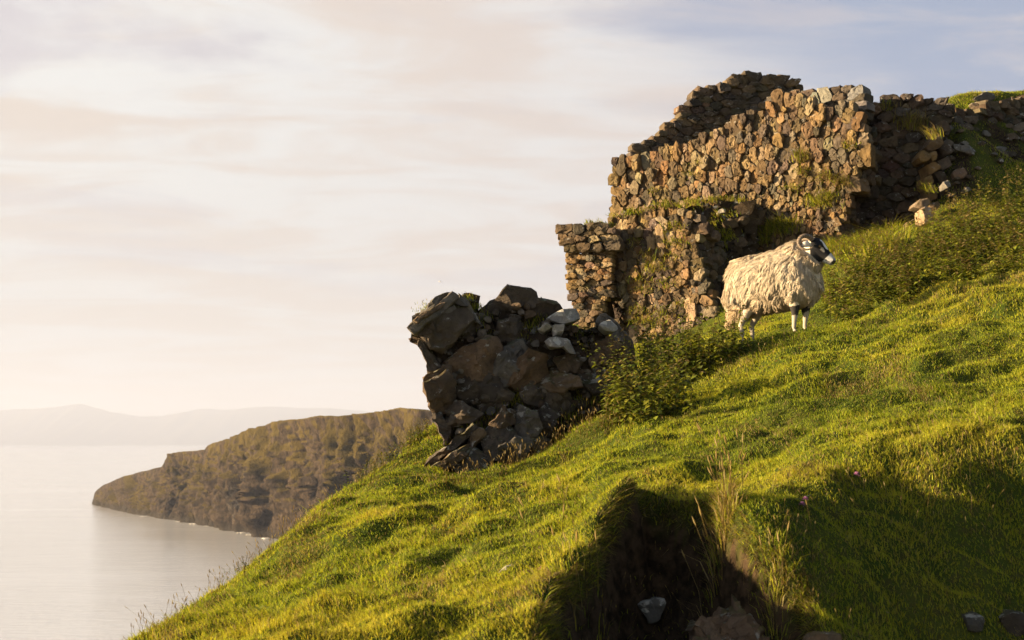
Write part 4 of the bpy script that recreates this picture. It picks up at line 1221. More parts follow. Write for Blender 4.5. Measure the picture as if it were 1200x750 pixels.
def stalk(mb, base, h, lean, col, head=0.05, hw=0.006, w=0.0016):
    """one flowering grass stem with its seed head"""
    base = np.asarray(base, float); lean = np.asarray(lean, float)
    pts = [base + np.array([lean[0] * t * t * h, lean[1] * t * t * h, h * t]) for t in (0, 0.5, 1.0)]
    V, F = [], []
    for p, r in zip(pts, (w * 1.2, w, w * 0.8)):
        for a in (0, 2.09, 4.19): V.append(p + np.array([cos(a) * r, sin(a) * r, 0]))
    for k_ in range(2):
        for i in range(3): F.append([k_ * 3 + i, k_ * 3 + (i + 1) % 3, k_ * 3 + 3 + (i + 1) % 3, k_ * 3 + 3 + i])
    d = pts[2] - pts[1]; d /= np.linalg.norm(d)
    o = len(V); c0 = pts[2]
    for t, r in ((0.0, 0.3), (0.35, 1.0), (0.75, 0.65), (1.0, 0.05)):
        for a in (0, 1.57, 3.14, 4.71): V.append(c0 + d * head * t + np.array([cos(a) * hw * r, sin(a) * hw * r, 0]))
    for k_ in range(3):
        for i in range(4): F.append([o + k_ * 4 + i, o + k_ * 4 + (i + 1) % 4, o + k_ * 4 + 4 + (i + 1) % 4, o + k_ * 4 + 4 + i])
    mb.add(np.array(V), F, col)

def make_stalks():
    mb = MB(); rs = np.random.default_rng(77)
    def put(px, py, h, sc=1.0):
        P = hit(ZF, px, py)
        for p in P:
            if p[1] > 26: continue
            hh = h * rs.uniform(0.35, 1.35)
            k_ = (1 + 0.05 * (p[1] - 7)) * sc
            stalk(mb, p - np.array([0, 0, 0.02]), hh, rs.normal(size=2) * 0.30 + np.array([-0.05, 0]), STRAW[rs.integers(0, 3)] * rs.uniform(0.45, 1.1), head=0.13 * hh + 0.010, hw=0.0026 * k_, w=0.0009 * k_)
    # scattered over the slope
    put(rs.uniform(180, 1190, 1900), rs.uniform(330, 745, 1900), 0.085, 0.75)
    # along the seaward edge
    t = rs.random(420); ex = np.interp(t, [0, .25, .5, .75, 1], [150, 270, 350, 430, 512]); ey = np.interp(t, [0, .25, .5, .75, 1], [752, 668, 612, 556, 496])
    put(ex + rs.normal(size=420) * 6 + 4, ey + 8 + np.abs(rs.normal(size=420)) * 10, 0.13)
    # fringe at the outcrop's foot
    t = rs.random(330); ex = np.interp(t, [0, .3, .6, 1], [505, 570, 650, 725]); ey = np.interp(t, [0, .3, .6, 1], [572, 562, 522, 490])
    put(ex, ey + np.abs(rs.normal(size=330)) * 7, 0.16)
    put(rs.uniform(655, 740, 50), rs.uniform(488, 520, 50), 0.22)
    # along the crest and on the shaded shoulder
    cx = rs.uniform(840, 1195, 120); put(cx, np.interp(cx, [840, 940, 1200], [440, 400, 335]), 0.13)
    put(rs.uniform(900, 1190, 110), rs.uniform(535, 640, 110), 0.17)
    put(rs.uniform(1060, 1190, 25), rs.uniform(545, 580, 25), 0.26)
    o = mb.build('grass_stalks', M['straw'], None, False)
    tag(o, 'dry flowering grass stems dotted over the slope', 'grass stems', kind='stuff')
make_stalks()

def tussock(px, py, n, h, spread, label, green=0.4, lean=(-0.1, -0.05), stalks=0, Y=None, group=None):
    p = hit(ZF, px, py)[0] if Y is None else at(px, py, Y)
    t = thing('grass_tussock', tuple(p), label, 'grass tussock', group)
    b = []
    off = rng.normal(size=(n, 2)) * spread
    base = np.column_stack([p[0] + off[:, 0], p[1] + off[:, 1], (gnd(p[0] + off[:, 0], p[1] + off[:, 1]) if Y is None else np.full(n, p[2])) - 0.01])
    ln = np.column_stack([off / (spread * 2.2) + rng.normal(size=(n, 2)) * 0.22 + np.array(lean), np.zeros(n)])
    c = np.where(rng.random((n, 1)) < green, GREEN[rng.integers(0, 5, n)], STRAW[rng.integers(0, 3, n)]) * rng.uniform(0.7, 1.2, (n, 1))
    blades(b, base, h * rng.uniform(0.5, 1.1, n), 0.0045 * rng.uniform(0.7, 1.3, n) * (1 + 0.06 * (p[1] - 7)), ln, c, 0.35)
    blades_build('leaf_blades', b, M['grass'], t)
    if stalks:
        mb = MB(); rs = np.random.default_rng(int(px))
        for i in range(stalks):
            q = base[i]
            stalk(mb, q, h * rs.uniform(1.0, 2.3), rs.normal(size=2) * 0.14 + np.array([-0.1, 0]), STRAW[rs.integers(0, 3)] * rs.uniform(0.8, 1.2), head=0.06, hw=0.005, w=0.0016)
        mb.build('seed_stems', M['straw'], t, False)
    return t
tussock(848, 616, 260, 0.19, 0.045, 'tall straw coloured grass tussock beside the eroded hollow', 0.55, (-0.06, -0.05), 34)
tussock(908, 738, 260, 0.13, 0.05, 'green tussock growing at the foot of the gully rock', 0.75, (-0.1, -0.1), 4)
tussock(690, 738, 260, 0.16, 0.14, 'sparse dim grass tussock inside the dark hollow', 0.8, (0, -0.1), 14)

# ------------------------------------------------------------------ leafy weeds
NET = np.array([(0.13, 0.165, 0.022), (0.185, 0.215, 0.026), (0.25, 0.25, 0.032), (0.085, 0.10, 0.020), (0.24, 0.19, 0.05)])
def leaf_stem(V, F, C, base, h, lean, rs, nleaf, ls, colw=1.0, topbrown=0.5):
    """stem with paired leaves, shorter towards the tip, and a tasselled top"""
    def pos(t): return base + np.array([lean[0] * t * t * h, lean[1] * t * t * h, h * t])
    o = len(V)
    r = 0.0030
    for t in (0, 0.5, 1.0):
        p = pos(t)
        for a in (0, 2.09, 4.19): V.append(p + np.array([cos(a), sin(a), 0]) * r * (1.1 - 0.6 * t)); C.append((0.09, 0.075, 0.03))
    for k_ in range(2):
        for i in range(3): F.append([o + k_ * 3 + i, o + k_ * 3 + (i + 1) % 3, o + k_ * 3 + 3 + (i + 1) % 3, o + k_ * 3 + 3 + i])
    for j in range(nleaf):
        t = 0.18 + 0.82 * (j + rs.random() * 0.5) / nleaf
        p = pos(min(t, 1.0)); a = j * 2.4 + rs.normal() * 0.3
        L = ls * (1.12 - 0.62 * t) * rs.uniform(0.75, 1.25); wd = L * 0.27
        d = np.array([cos(a), sin(a), rs.uniform(-0.35, 0.35)]); s = np.array([-sin(a), cos(a), 0.0]) * wd
        tw = np.array([0, 0, rs.uniform(-0.4, 0.4) * wd])
        o = len(V)
        V += [p, p + d * L * 0.45 + s + tw, p + d * L + np.array([0, 0, -0.28 * L]), p + d * L * 0.45 - s - tw, p + d * L * 0.5 - np.array([0, 0, 0.06 * L])]
        F += [[o, o + 4, o + 1], [o + 1, o + 4, o + 2], [o, o + 3, o + 4], [o + 3, o + 2, o + 4]]
        k_ = rs.integers(0, 4)
        c = NET[k_] if rs.random() > topbrown * max(0, t - 0.55) * 2 else np.array((0.20, 0.15, 0.055))
        c = c * rs.uniform(0.75, 1.3) * colw
        C += [c] * 5

def weeds_mesh(name, bases, hs, leans, nl, ls, mat, parent=None, seed=0, topbrown=0.5):
    V, F, C = [], [], []; rs = np.random.default_rng(seed)
    for b, h, l in zip(bases, hs, leans): leaf_stem(V, F, C, np.asarray(b), h, l, rs, max(6, int(nl * (0.6 + 0.4 * rs.random()))), ls, 1.0, topbrown)
    return link_mesh(name, np.array(V), F, np.array(C), mat, parent, False)

def bush(px_list, py_list, n, h, label, seed, nl=24, ls=0.06, name='nettle_bush', sp=5, topbrown=0.5):
    rs = np.random.default_rng(seed)
    t = rs.random(n) * (len(px_list) - 1)
    px = np.interp(t, range(len(px_list)), px_list) + rs.normal(size=n) * sp
    py = np.interp(t, range(len(py_list)), py_list) + rs.normal(size=n) * sp * 0.7
    P = hit(ZF, px, py)
    root = thing(name, tuple(P.mean(0)), label, 'bush')
    hs = h * rs.uniform(0.55, 1.1, n)
    ln = rs.normal(size=(n, 2)) * 0.22 + np.array([-0.08, -0.05])
    weeds_mesh('leafy_stems', P - np.array([0, 0, 0.03]), hs, ln, nl, ls, M['leaf'], root, seed, topbrown)
    return root
bush([722, 742, 765, 785, 800], [494, 496, 490, 482, 472], 70, 0.62, 'leafy nettle bush in front of the dark hollow beside the outcrop', 301, 26, 0.098, sp=7)
bush([716, 726, 738], [492, 490, 490], 16, 0.80, 'thin leaning nettle stems rising against the dark outcrop', 302, 30, 0.075, sp=3)
bush([752, 775, 800, 822], [462, 458, 450, 442], 72, 0.78, 'dense tall nettle bush before the foot of the low wall', 303, 26, 0.098, sp=7)
bush([822, 836, 850, 862], [440, 430, 420, 412], 46, 0.50, 'low nettle bush behind the rump of the sheep', 304, 22, 0.085, sp=6)
bush([430, 455, 480, 502], [560, 542, 522, 508], 90, 0.26, 'low weedy shrub along the seaward edge below the outcrop', 305, 18, 0.05, 'weed_bush', sp=6, topbrown=1.0)
bush([415, 428], [566, 560], 14, 0.30, 'reddish seeding weed standing alone on the seaward edge', 306, 18, 0.04, 'weed_bush', sp=5, topbrown=1.6)
bush([262, 280], [680, 668], 16, 0.18, 'small seeding weed low on the seaward edge', 307, 16, 0.04, 'weed_bush', sp=5, topbrown=1.4)

def make_nettle_band():
    rs = np.random.default_rng(401)
    poly = np.array([(962, 352), (985, 322), (1030, 306), (1075, 288), (1110, 268), (1150, 248), (1205, 215), (1215, 330), (1150, 345), (1090, 362), (1030, 378), (970, 392)], float)
    B = []
    px = rs.uniform(955, 1215, 3000); py = rs.uniform(205, 395, 3000)
    k_ = inside_dist(poly, px, py) > 0
    px, py = px[k_][:620], py[k_][:620]
    P = hit(ZF, px, py)
    P = P[(P[:, 1] > 16.3) & (P[:, 1] < 23)]
    hs = 0.52 * (0.4 + 1.0 * rs.random(len(P)) ** 1.6) * (1 + 0.35 * fbm(P[:, 0] / 0.7, P[:, 1] / 0.7, 0, 2, 0.5, 405))
    ln = rs.normal(size=(len(P), 2)) * 0.2 + np.array([-0.1, -0.05])
    o = weeds_mesh('nettles', P - np.array([0, 0, 0.03]), hs, ln, 22, 0.100, M['leaf'], None, 402, 1.2)
    tag(o, 'thick band of brown topped nettles under the castle bank', 'nettles', kind='stuff')
make_nettle_band()

# grass growing from the masonry ledges
def make_wall_grass():
    b = []; rs = np.random.default_rng(501)
    def tuft(panel, px, py, r, n, h, green, droop=0.0, w0=0.08):
        n = int(n * (0.45 if panel is P2 and droop > 0.5 else 0.8))
        q = np.column_stack([px + rs.normal(size=n) * r, py + rs.normal(size=n) * r * 0.45])
        uv = panel.uv(q)
        base = panel.world(np.column_stack([uv, np.full(n, w0) + rs.normal(size=n) * 0.03]))
        lean = rs.normal(size=(n, 3)) * np.array([0.4, 0.3, 0.1]) + panel.nn * 0.6
        up = np.tile([0, 0, 1.0], (n, 1)) * (1 - droop * rs.uniform(0.6, 1.5, (n, 1)))
        c = np.where(rs.random((n, 1)) < green, GREEN[rs.integers(0, 5, n)] * 0.9, STRAW[rs.integers(0, 3, n)] * 0.75) * rs.uniform(0.7, 1.2, (n, 1))
        blades(b, base, h * rs.uniform(0.5, 1.2, n), np.full(n, 0.011) * rs.uniform(0.7, 1.3, n), lean, c, 0.4, up)
    for x in np.arange(720, 884, 4):                     # the grassy ledge
        y = np.interp(x, [720, 745, 770, 800, 850, 884], [256, 251, 243, 241, 234, 241]) + rs.normal() * 1.6
        if rs.random() < 0.28: continue
        tuft(P2 if x < 815 else P1, x, y, 3.2, int(rs.uniform(30, 130)), rs.uniform(0.05, 0.15), 0.7, rs.uniform(0.0, 0.9), 0.10)
    for x, y, r, n, h, g, d in [(745, 283, 6, 150, 0.2, .35, 1.1), (762, 296, 7, 260, 0.26, .35, 1.2), (766, 312, 7, 220, 0.24, .45, 1.2), (750, 328, 7, 220, 0.22, .5, 1.1), (778, 312, 6, 160, 0.2, .4, 1.2),
                                (756, 340, 6, 140, 0.2, .6, 1.0), (780, 332, 7, 240, 0.2, .8, 1.0), (750, 362, 6, 200, 0.22, .6, 1.1), (764, 374, 7, 260, 0.28, .6, 1.2), (780, 364, 6, 180, 0.24, .6, 1.2),
                                (746, 376, 5, 150, 0.2, .7, 1.0), (795, 285, 8, 300, 0.2, .8, 0.8), (792, 268, 8, 200, 0.16, .8, 0.6), (788, 300, 6, 120, 0.18, .7, 1), (800, 355, 5, 120, 0.22, .5, 1.1), (768, 392, 6, 160, 0.22, .6, 1.1)]:
        tuft(P2, x, y, r, n, h, g, d, 0.10)
    for x, y, r, n, h, g, d in [(941, 188, 5, 240, 0.34, .35, 0.5), (941, 200, 5, 160, 0.24, .4, 1.1), (970, 205, 6, 240, 0.26, .35, 1.1), (986, 212, 6, 260, 0.30, .35, 1.1), (960, 238, 9, 380, 0.24, .75, 0.6), (972, 230, 7, 240, 0.22, .7, 0.8),
                                (930, 222, 6, 140, 0.2, .7, 0.8), (822, 190, 4, 90, 0.16, .4, 1.0), (812, 205, 4, 90, 0.16, .6, 1.0), (768, 224, 4, 90, 0.16, .6, 1.0), (905, 272, 8, 420, 0.3, .8, 0.5), (920, 268, 9, 420, 0.3, .8, 0.5), (895, 284, 6, 240, 0.25, .8, 0.5), (998, 172, 5, 120, 0.2, .5, .9)]:
        tuft(P1, x, y, r, n, h, g, d, 0.08)
    for x, y, r, n, h, g, d in [(1064, 150, 8, 160, 0.3, .2, 0.1), (1075, 152, 6, 120, 0.3, .2, 0.1), (1098, 160, 5, 140, 0.28, .3, 0.4), (1092, 222, 6, 160, 0.2, .7, 0.6), (1040, 128, 8, 100, 0.16, .5, 0.3)]:
        tuft(P6 if x > 1085 else P5, x, y, r, n, h, g, d, 0.08)
    for q_ in range(60):
        x = rs.uniform(806, 882); y = rs.uniform(242, 400)
        tuft(P1, x, y, 5, 60, 0.18, .8, 0.6, 0.72 + 0.5 * (y - 240) / 150)
    for x, y in [(700, 264), (708, 265), (690, 263), (713, 267)]:
        tuft(P3b, x, y, 4, 70, 0.10, .8, 0.1, -0.1)
    # clumps on the rough ground under the wall
    for x, y in [(1000, 296), (1012, 292), (1028, 288), (1040, 292), (985, 300), (1020, 300), (1050, 282), (975, 300), (1036, 280)]:
        p = hit(ZF, x, y)[0]; n = 260
        off = rs.normal(size=(n, 2)) * 0.11
        lean = np.column_stack([off / 0.22 + rs.normal(size=(n, 2)) * 0.25 + np.array([-0.2, -0.3]), np.zeros(n)])
        c = np.where(rs.random((n, 1)) < 0.75, GREEN[rs.integers(0, 5, n)], STRAW[rs.integers(0, 3, n)] * 0.8) * rs.uniform(0.7, 1.2, (n, 1))
        blades(b, np.column_stack([p[0] + off[:, 0], p[1] + off[:, 1], gnd(p[0] + off[:, 0], p[1] + off[:, 1])]), 0.34 * rs.uniform(0.5, 1.2, n), np.full(n, 0.012), lean, c, 0.6)
    o = blades_build('wall_grass', b, M['grass'])
    tag(o, 'tufts of golden and green grass rooted in the masonry', 'wall grass', kind='stuff')
    # turf on top of the outcrop
    b2 = []
    def tuft2(px, py, r, n, h, green, dY=0.0):
        q = np.column_stack([px + rs.normal(size=n) * r, py + rs.normal(size=n) * r * 0.5])
        base = at(q[:, 0], q[:, 1], ledge_y(q[:, 0], q[:, 1]) + 0.12 + dY + rs.uniform(0, 0.25, n))
        lean = rs.normal(size=(n, 3)) * np.array([0.4, 0.4, 0.1]) + np.array([-0.1, -0.3, 0])
        c = np.where(rs.random((n, 1)) < green, GREEN[rs.integers(0, 5, n)] * 0.8, STRAW[rs.integers(0, 3, n)] * 0.6) * rs.uniform(0.6, 1.2, (n, 1))
        blades(b2, base, h * rs.uniform(0.5, 1.2, n), np.full(n, 0.006), lean, c, 0.5)
    for px, py, r, n, h in [(548, 352, 5, 160, 0.06), (556, 362, 5, 200, 0.06), (566, 372, 6, 200, 0.06), (560, 385, 6, 200, 0.06), (575, 392, 6, 150, 0.05), (500, 362, 7, 140, 0.035), (618, 385, 8, 260, 0.06), (630, 375, 7, 200, 0.06), (606, 395, 7, 150, 0.05),
                            (626, 402, 6, 160, 0.06), (680, 392, 9, 260, 0.06), (688, 408, 7, 160, 0.06), (670, 425, 7, 120, 0.05), (605, 470, 10, 360, 0.07), (620, 462, 8, 260, 0.07), (560, 500, 10, 260, 0.07), (545, 512, 8, 240, 0.07), (530, 528, 6, 180, 0.06), (580, 488, 8, 160, 0.06),
                            (690, 470, 10, 260, 0.06), (670, 490, 10, 260, 0.07), (715, 455, 7, 160, 0.06), (600, 545, 14, 260, 0.08), (650, 515, 12, 240, 0.08)]:
        tuft2(px, py, r, n, h, 0.75, -0.1 if py > 450 else 0.0)
    o = blades_build('outcrop_turf', b2, M['grass'])
    tag(o, 'thin green turf growing in the cracks of the outcrop', 'turf', kind='stuff')
make_wall_grass()

# thrift heads
def flower(px, py, label):
    p = hit(ZF, px, py)[0]
    t = thing('pink_flower', tuple(p), label, 'flower')
    mb = MB(); stalk(mb, p, 0.055, (0.1, 0), (0.09, 0.10, 0.03), head=0.002, hw=0.002, w=0.0016)
    mb.build('stem', M['straw'], t, False)
    V, F = [], []
    c = p + np.array([0.001, 0, 0.062])
    rs = np.random.default_rng(int(px))
    for i in range(46):
        d = rs.normal(size=3); d[2] = abs(d[2]) - 0.25; d /= np.linalg.norm(d)
        s = np.cross(d, [0.3, 0.2, 1]); s /= np.linalg.norm(s)
        o = len(V)
        V += [c + d * 0.004, c + d * 0.015 + s * 0.006, c + d * 0.021, c + d * 0.015 - s * 0.006]; F.append([o, o + 1, o + 2, o + 3])
    mb = MB(); mb.add(np.array(V), F, (0.42, 0.20, 0.40)); mb.build('flower_head', M['petal'], t, False)
flower(940, 604, 'pink thrift head on the shoulder above the eroded bank, lower of a close pair')
flower(944, 598, 'pink thrift head on the shoulder above the eroded bank, upper of a close pair')
flower(1004, 568, 'mauve pink flower high on the shaded shoulder, apart from the close pair')

# ------------------------------------------------------------------ the sheep
def tube(path, rads, n=14, cap=True):
    """elliptical tube along a path; rads = (side radius, up radius) per point"""
    path = np.asarray(path, float); V, F = [], []
    m = len(path)
    for i in range(m):
        d = path[min(i + 1, m - 1)] - path[max(i - 1, 0)]; d /= np.linalg.norm(d)
        s = np.cross(d, [0, 0, 1.0])
        if np.linalg.norm(s) < 0.15: s = np.array([0, 1.0, 0]) - d * d[1]
        s /= np.linalg.norm(s); u = np.cross(s, d)
        for k_ in range(n):
            a = 2 * pi * k_ / n
            V.append(path[i] + s * rads[i][0] * cos(a) + u * rads[i][1] * sin(a))
    for i in range(m - 1):
        for k_ in range(n): F.append([i * n + k_, i * n + (k_ + 1) % n, (i + 1) * n + (k_ + 1) % n, (i + 1) * n + k_])
    if cap: F.append(list(range(n))[::-1]); F.append([(m - 1) * n + k_ for k_ in range(n)])
    return np.array(V), F

def voxel(mb, size, smooth=6):
    me = bpy.data.meshes.new('tmp'); me.from_pydata(mb.verts().tolist(), [], mb.f); me.update()
    o = bpy.data.objects.new('tmp', me); COL.objects.link(o)
    fix_normals(o)
    r = o.modifiers.new('r', 'REMESH'); r.mode = 'VOXEL'; r.voxel_size = size
    s = o.modifiers.new('s', 'SMOOTH'); s.iterations = smooth; s.factor = 0.5
    dg = bpy.context.evaluated_depsgraph_get()
    e = bpy.data.meshes.new_from_object(o.evaluated_get(dg))
    v = np.empty(len(e.vertices) * 3, np.float32); e.vertices.foreach_get('co', v)
    nn_ = np.empty(len(e.vertices) * 3, np.float32); e.vertices.foreach_get('normal', nn_)
    f = [list(p.vertices) for p in e.polygons]
    bpy.data.objects.remove(o); bpy.data.meshes.remove(me); bpy.data.meshes.remove(e)
    return v.reshape(-1, 3).astype(float), f, nn_.reshape(-1, 3).astype(float)

def make_sheep():
    S = 1.10; PSI = radians(36)
    fx = np.array([cos(PSI), -sin(PSI), 0]); fl = np.array([sin(PSI), cos(PSI), 0])
    YS_ = 15.35
    c0 = at(911, 393, YS_)
    org = np.array([c0[0], c0[1], gnd(c0[0], c0[1])])
    org[2] = at(911, 388.0, YS_)[2]
    def Wp(p):
        p = np.asarray(p, float)
        z = p[..., 2] + 0.10 * p[..., 0]
        return org + S * (p[..., 0:1] * fx + p[..., 1:2] * fl) + S * z[..., None] * np.array([0, 0, 1.0])
    root = thing('sheep', tuple(org), 'shaggy cream horned sheep with black and white face standing on the grassy slope', 'sheep')
    # head frame
    ya, pa = radians(14), radians(43)
    hx = np.array([cos(pa) * cos(ya), -cos(pa) * sin(ya), -sin(pa)]); hy = np.array([sin(ya), cos(ya), 0]); hz = np.cross(hx, hy)
    ho = at(953.0, 285.5, 15.02)
    HS = 1.06
    def Hp(p):
        p = np.asarray(p, float)
        return ho + HS * (p[..., 0:1] * hx + p[..., 1:2] * hy + p[..., 2:3] * hz)
    def H_inv(P):
        d = (np.asarray(P) - ho) / HS
        return np.stack([d @ hx, d @ hy, d @ hz], -1)
    mb = MB()
    # trunk
    tx = [-0.44, -0.40, -0.28, -0.10, 0.10, 0.24, 0.34, 0.41]
    V, F = tube(Wp([(x, 0, z) for x, z in zip(tx, [0.50, 0.49, 0.48, 0.47, 0.47, 0.49, 0.52, 0.54])]), [(0.07 * S, 0.09 * S), (0.15 * S, 0.17 * S), (0.205 * S, 0.22 * S), (0.225 * S, 0.235 * S), (0.22 * S, 0.235 * S), (0.20 * S, 0.22 * S), (0.16 * S, 0.19 * S), (0.09 * S, 0.11 * S)], 22)
    mb.add(V, F)
    # neck rising to the head
    nk0 = Wp((0.25, 0, 0.60)); nk3 = Hp((0.015, 0, -0.01))
    V, F = tube([nk0, nk0 * 0.62 + nk3 * 0.38 + np.array([0.03, 0, -0.01]), nk0 * 0.28 + nk3 * 0.72 + np.array([0.03, 0, -0.01]), nk3], [(0.19, 0.20), (0.150, 0.175), (0.110, 0.135), (0.075, 0.085)], 18)
    mb.add(V, F)
    # head
    hd = [(-0.05, 0.035, 0.04, 0.0), (-0.03, 0.06, 0.062, 0.0), (0.0, 0.073, 0.080, 0.0), (0.05, 0.074, 0.085, -0.004), (0.10, 0.066, 0.078, -0.008), (0.15, 0.054, 0.064, -0.010), (0.20, 0.046, 0.054, -0.010), (0.245, 0.045, 0.050, -0.012), (0.275, 0.038, 0.040, -0.016), (0.290, 0.020, 0.022, -0.018)]
    V, F = tube(Hp([(a, 0, d) for a, _, _, d in hd]), [(b * HS, c * HS) for _, b, c, _ in hd], 18); mb.add(V, F)
    V, F = tube(Hp([(0.03, 0, -0.060), (0.12, 0, -0.066), (0.20, 0, -0.056), (0.255, 0, -0.046)]), [(0.040, 0.034), (0.036, 0.030), (0.030, 0.024), (0.020, 0.016)], 12); mb.add(V, F)   # lower jaw
    for s in (-1, 1):
        V, F = tube(Hp([(0.045, s * 0.052, 0.040), (0.075, s * 0.064, 0.036), (0.105, s * 0.054, 0.026)]), [(0.018, 0.018), (0.024, 0.020), (0.014, 0.014)], 10); mb.add(V, F)   # brow
        V, F = tube(Hp([(0.235, s * 0.026, 0.012), (0.262, s * 0.030, 0.004), (0.280, s * 0.022, -0.006)]), [(0.015, 0.015), (0.019, 0.017), (0.010, 0.010)], 10); mb.add(V, F)   # nostril wings
    # legs
    hooves = []
    for fr, x in (('front', 0.235), ('hind', -0.285)):
        for s in (-1, 1):
            yy = s * (0.125 if fr == 'front' else 0.115)
            top = Wp((x, yy, 0.36)); ft = Wp((x + (0.0 if fr == 'front' else -0.02), yy, 0.0))
            ft[2] = gnd(ft[0], ft[1]) - 0.012
            hh = top[2] - ft[2]
            if fr == 'front':
                rel = [(0, 1.0, .085), (0.012, 0.62, .056), (0.012, 0.44, .036), (0.004, 0.26, .025), (0.0, 0.14, .025), (0.010, 0.075, .031), (0.018, 0.0, .033)]
            else:
                rel = [(0.02, 1.0, .100), (0.045, 0.74, .066), (-0.005, 0.56, .040), (-0.032, 0.45, .032), (-0.018, 0.26, .025), (-0.012, 0.13, .025), (0.0, 0.07, .031), (0.012, 0.0, .033)]
            path = [np.array([ft[0], ft[1], 0]) * (1) + fx * S * dx + np.array([0, 0, ft[2] + hh * t]) for dx, t, r in rel]
            V, F = tube(path, [(r * 0.92, r) for _, _, r in rel], 12); mb.add(V, F)
            hooves.append((path[-1], path[-2]))
    # tail
    V, F = tube([Wp((-0.40, 0, 0.60)), Wp((-0.47, 0, 0.50)), Wp((-0.48, 0, 0.33)), Wp((-0.465, 0, 0.22))], [(0.05, 0.05), (0.055, 0.05), (0.045, 0.04), (0.02, 0.02)], 10); mb.add(V, F)
    v, f, nn_ = voxel(mb, 0.011, 5)
    # coat colours: black face with white blaze, pale muzzle, white throat, dark knees
    h = H_inv(v); q = h + 0.008 * np.stack([fbm(v[:, 0] * 25, v[:, 1] * 25, v[:, 2] * 25 + 7 * a, 2, 0.5, 601 + a) for a in range(3)], -1)
    col = np.tile([0.50, 0.43, 0.33], (len(v), 1))
    head = (h[:, 0] > -0.075) & (np.abs(h[:, 1]) < 0.12) & (np.abs(h[:, 2]) < 0.15)
    black = head & (q[:, 0] > -0.03) & (q[:, 0] + 0.75 * q[:, 2] > -0.030) & (h[:, 0] < 0.33) & (h[:, 2] > -0.108 + 0.10 * np.clip(0.10 - h[:, 0], 0, 1))
    col[black] = (0.012, 0.012, 0.015)
    blaze = head & (q[:, 0] > 0.035) & (q[:, 0] < 0.150) & (q[:, 2] > 0.045) & (q[:, 1] > -0.045)
    col[blaze] = (0.66, 0.66, 0.66)
    cheekm = head & (((q[:, 0] - 0.118) / 0.03) ** 2 + ((q[:, 2] - 0.012) / 0.011) ** 2 < 1) & (q[:, 1] < 0)
    col[cheekm] = (0.45, 0.40, 0.34)
    mz = head & (q[:, 0] > 0.195) & (q[:, 2] > -0.085)
    col[mz] = np.array([0.46, 0.47, 0.48]) * (0.85 + 0.3 * fbm(v[mz][:, 0] * 60, v[mz][:, 1] * 60, v[mz][:, 2] * 60, 2, 0.5, 607))[:, None]
    nose = head & (q[:, 0] > 0.262) & (q[:, 2] > -0.030) & (q[:, 2] < 0.012)
    col[nose] = (0.03, 0.028, 0.03)
    mouth = head & (q[:, 0] > 0.19) & (np.abs(q[:, 2] + 0.040 + 0.03 * (0.27 - q[:, 0])) < 0.0045)
    col[mouth] = (0.06, 0.055, 0.055)
    thr = head & ~black & (q[:, 2] < 0.0)
    col[thr] = (0.58, 0.52, 0.43)
    zz = v[:, 2] - gnd(v[:, 0], v[:, 1])
    leg = (zz < 0.30) & ~head
    col[leg] = (0.38, 0.34, 0.28)
    kn = leg & ((v - org) @ fx > 0.05) & (zz + 0.02 * fbm(v[:, 0] * 30, v[:, 1] * 30, v[:, 2] * 30, 2, 0.5, 611) > 0.195)
    col[kn] = (0.03, 0.027, 0.026)
    col[leg & (zz < 0.03)] = (0.05, 0.04, 0.035)
    link_mesh('body', v, f, col, M['skin'], root, True)
    # ---- fleece
    fb = MB()
    fxs = [-0.49, -0.46, -0.40, -0.27, -0.08, 0.10, 0.23, 0.33, 0.40]
    V, F = tube(Wp([(x, 0, z) for x, z in zip(fxs, [0.51, 0.508, 0.502, 0.497, 0.492, 0.495, 0.505, 0.52, 0.535])]), [(0.08 * S, 0.11 * S), (0.17 * S, 0.20 * S), (0.255 * S, 0.27 * S), (0.290 * S, 0.282 * S), (0.300 * S, 0.288 * S), (0.295 * S, 0.292 * S), (0.280 * S, 0.288 * S), (0.24 * S, 0.27 * S), (0.14 * S, 0.17 * S)], 26)
    fb.add(V, F)
    for s in (-1, 1):
        V, F = tube(Wp([(-0.33, s * 0.10, 0.48), (-0.36, s * 0.13, 0.35), (-0.34, s * 0.125, 0.25)]), [(0.17, 0.17), (0.14, 0.15), (0.07, 0.08)], 16); fb.add(V, F)
        V, F = tube(Wp([(0.22, s * 0.12, 0.45), (0.235, s * 0.135, 0.33), (0.235, s * 0.13, 0.26)]), [(0.16, 0.16), (0.12, 0.13), (0.06, 0.06)], 16); fb.add(V, F)
    V, F = tube([Wp((0.16, 0, 0.62)), nk0 * 0.55 + nk3 * 0.45, nk0 * 0.34 + nk3 * 0.66], [(0.22, 0.23), (0.185, 0.205), (0.135, 0.16)], 18); fb.add(V, F)
    V, F = tube([Wp((-0.44, 0, 0.52)), Wp((-0.50, 0, 0.42)), Wp((-0.50, 0, 0.26)), Wp((-0.49, 0, 0.17))], [(0.08, 0.08), (0.075, 0.07), (0.06, 0.055), (0.025, 0.02)], 12); fb.add(V, F)
    v, f, nn_ = voxel(fb, 0.014, 6)
    lump = 0.018 * fbm(v[:, 0] / 0.09, v[:, 1] / 0.09, v[:, 2] / 0.16, 3, 0.55, 621) + 0.016 * fbm(v[:, 0] / 0.03, v[:, 1] / 0.03, v[:, 2] / 0.05, 2, 0.5, 631)
    v = v + nn_ * lump[:, None]
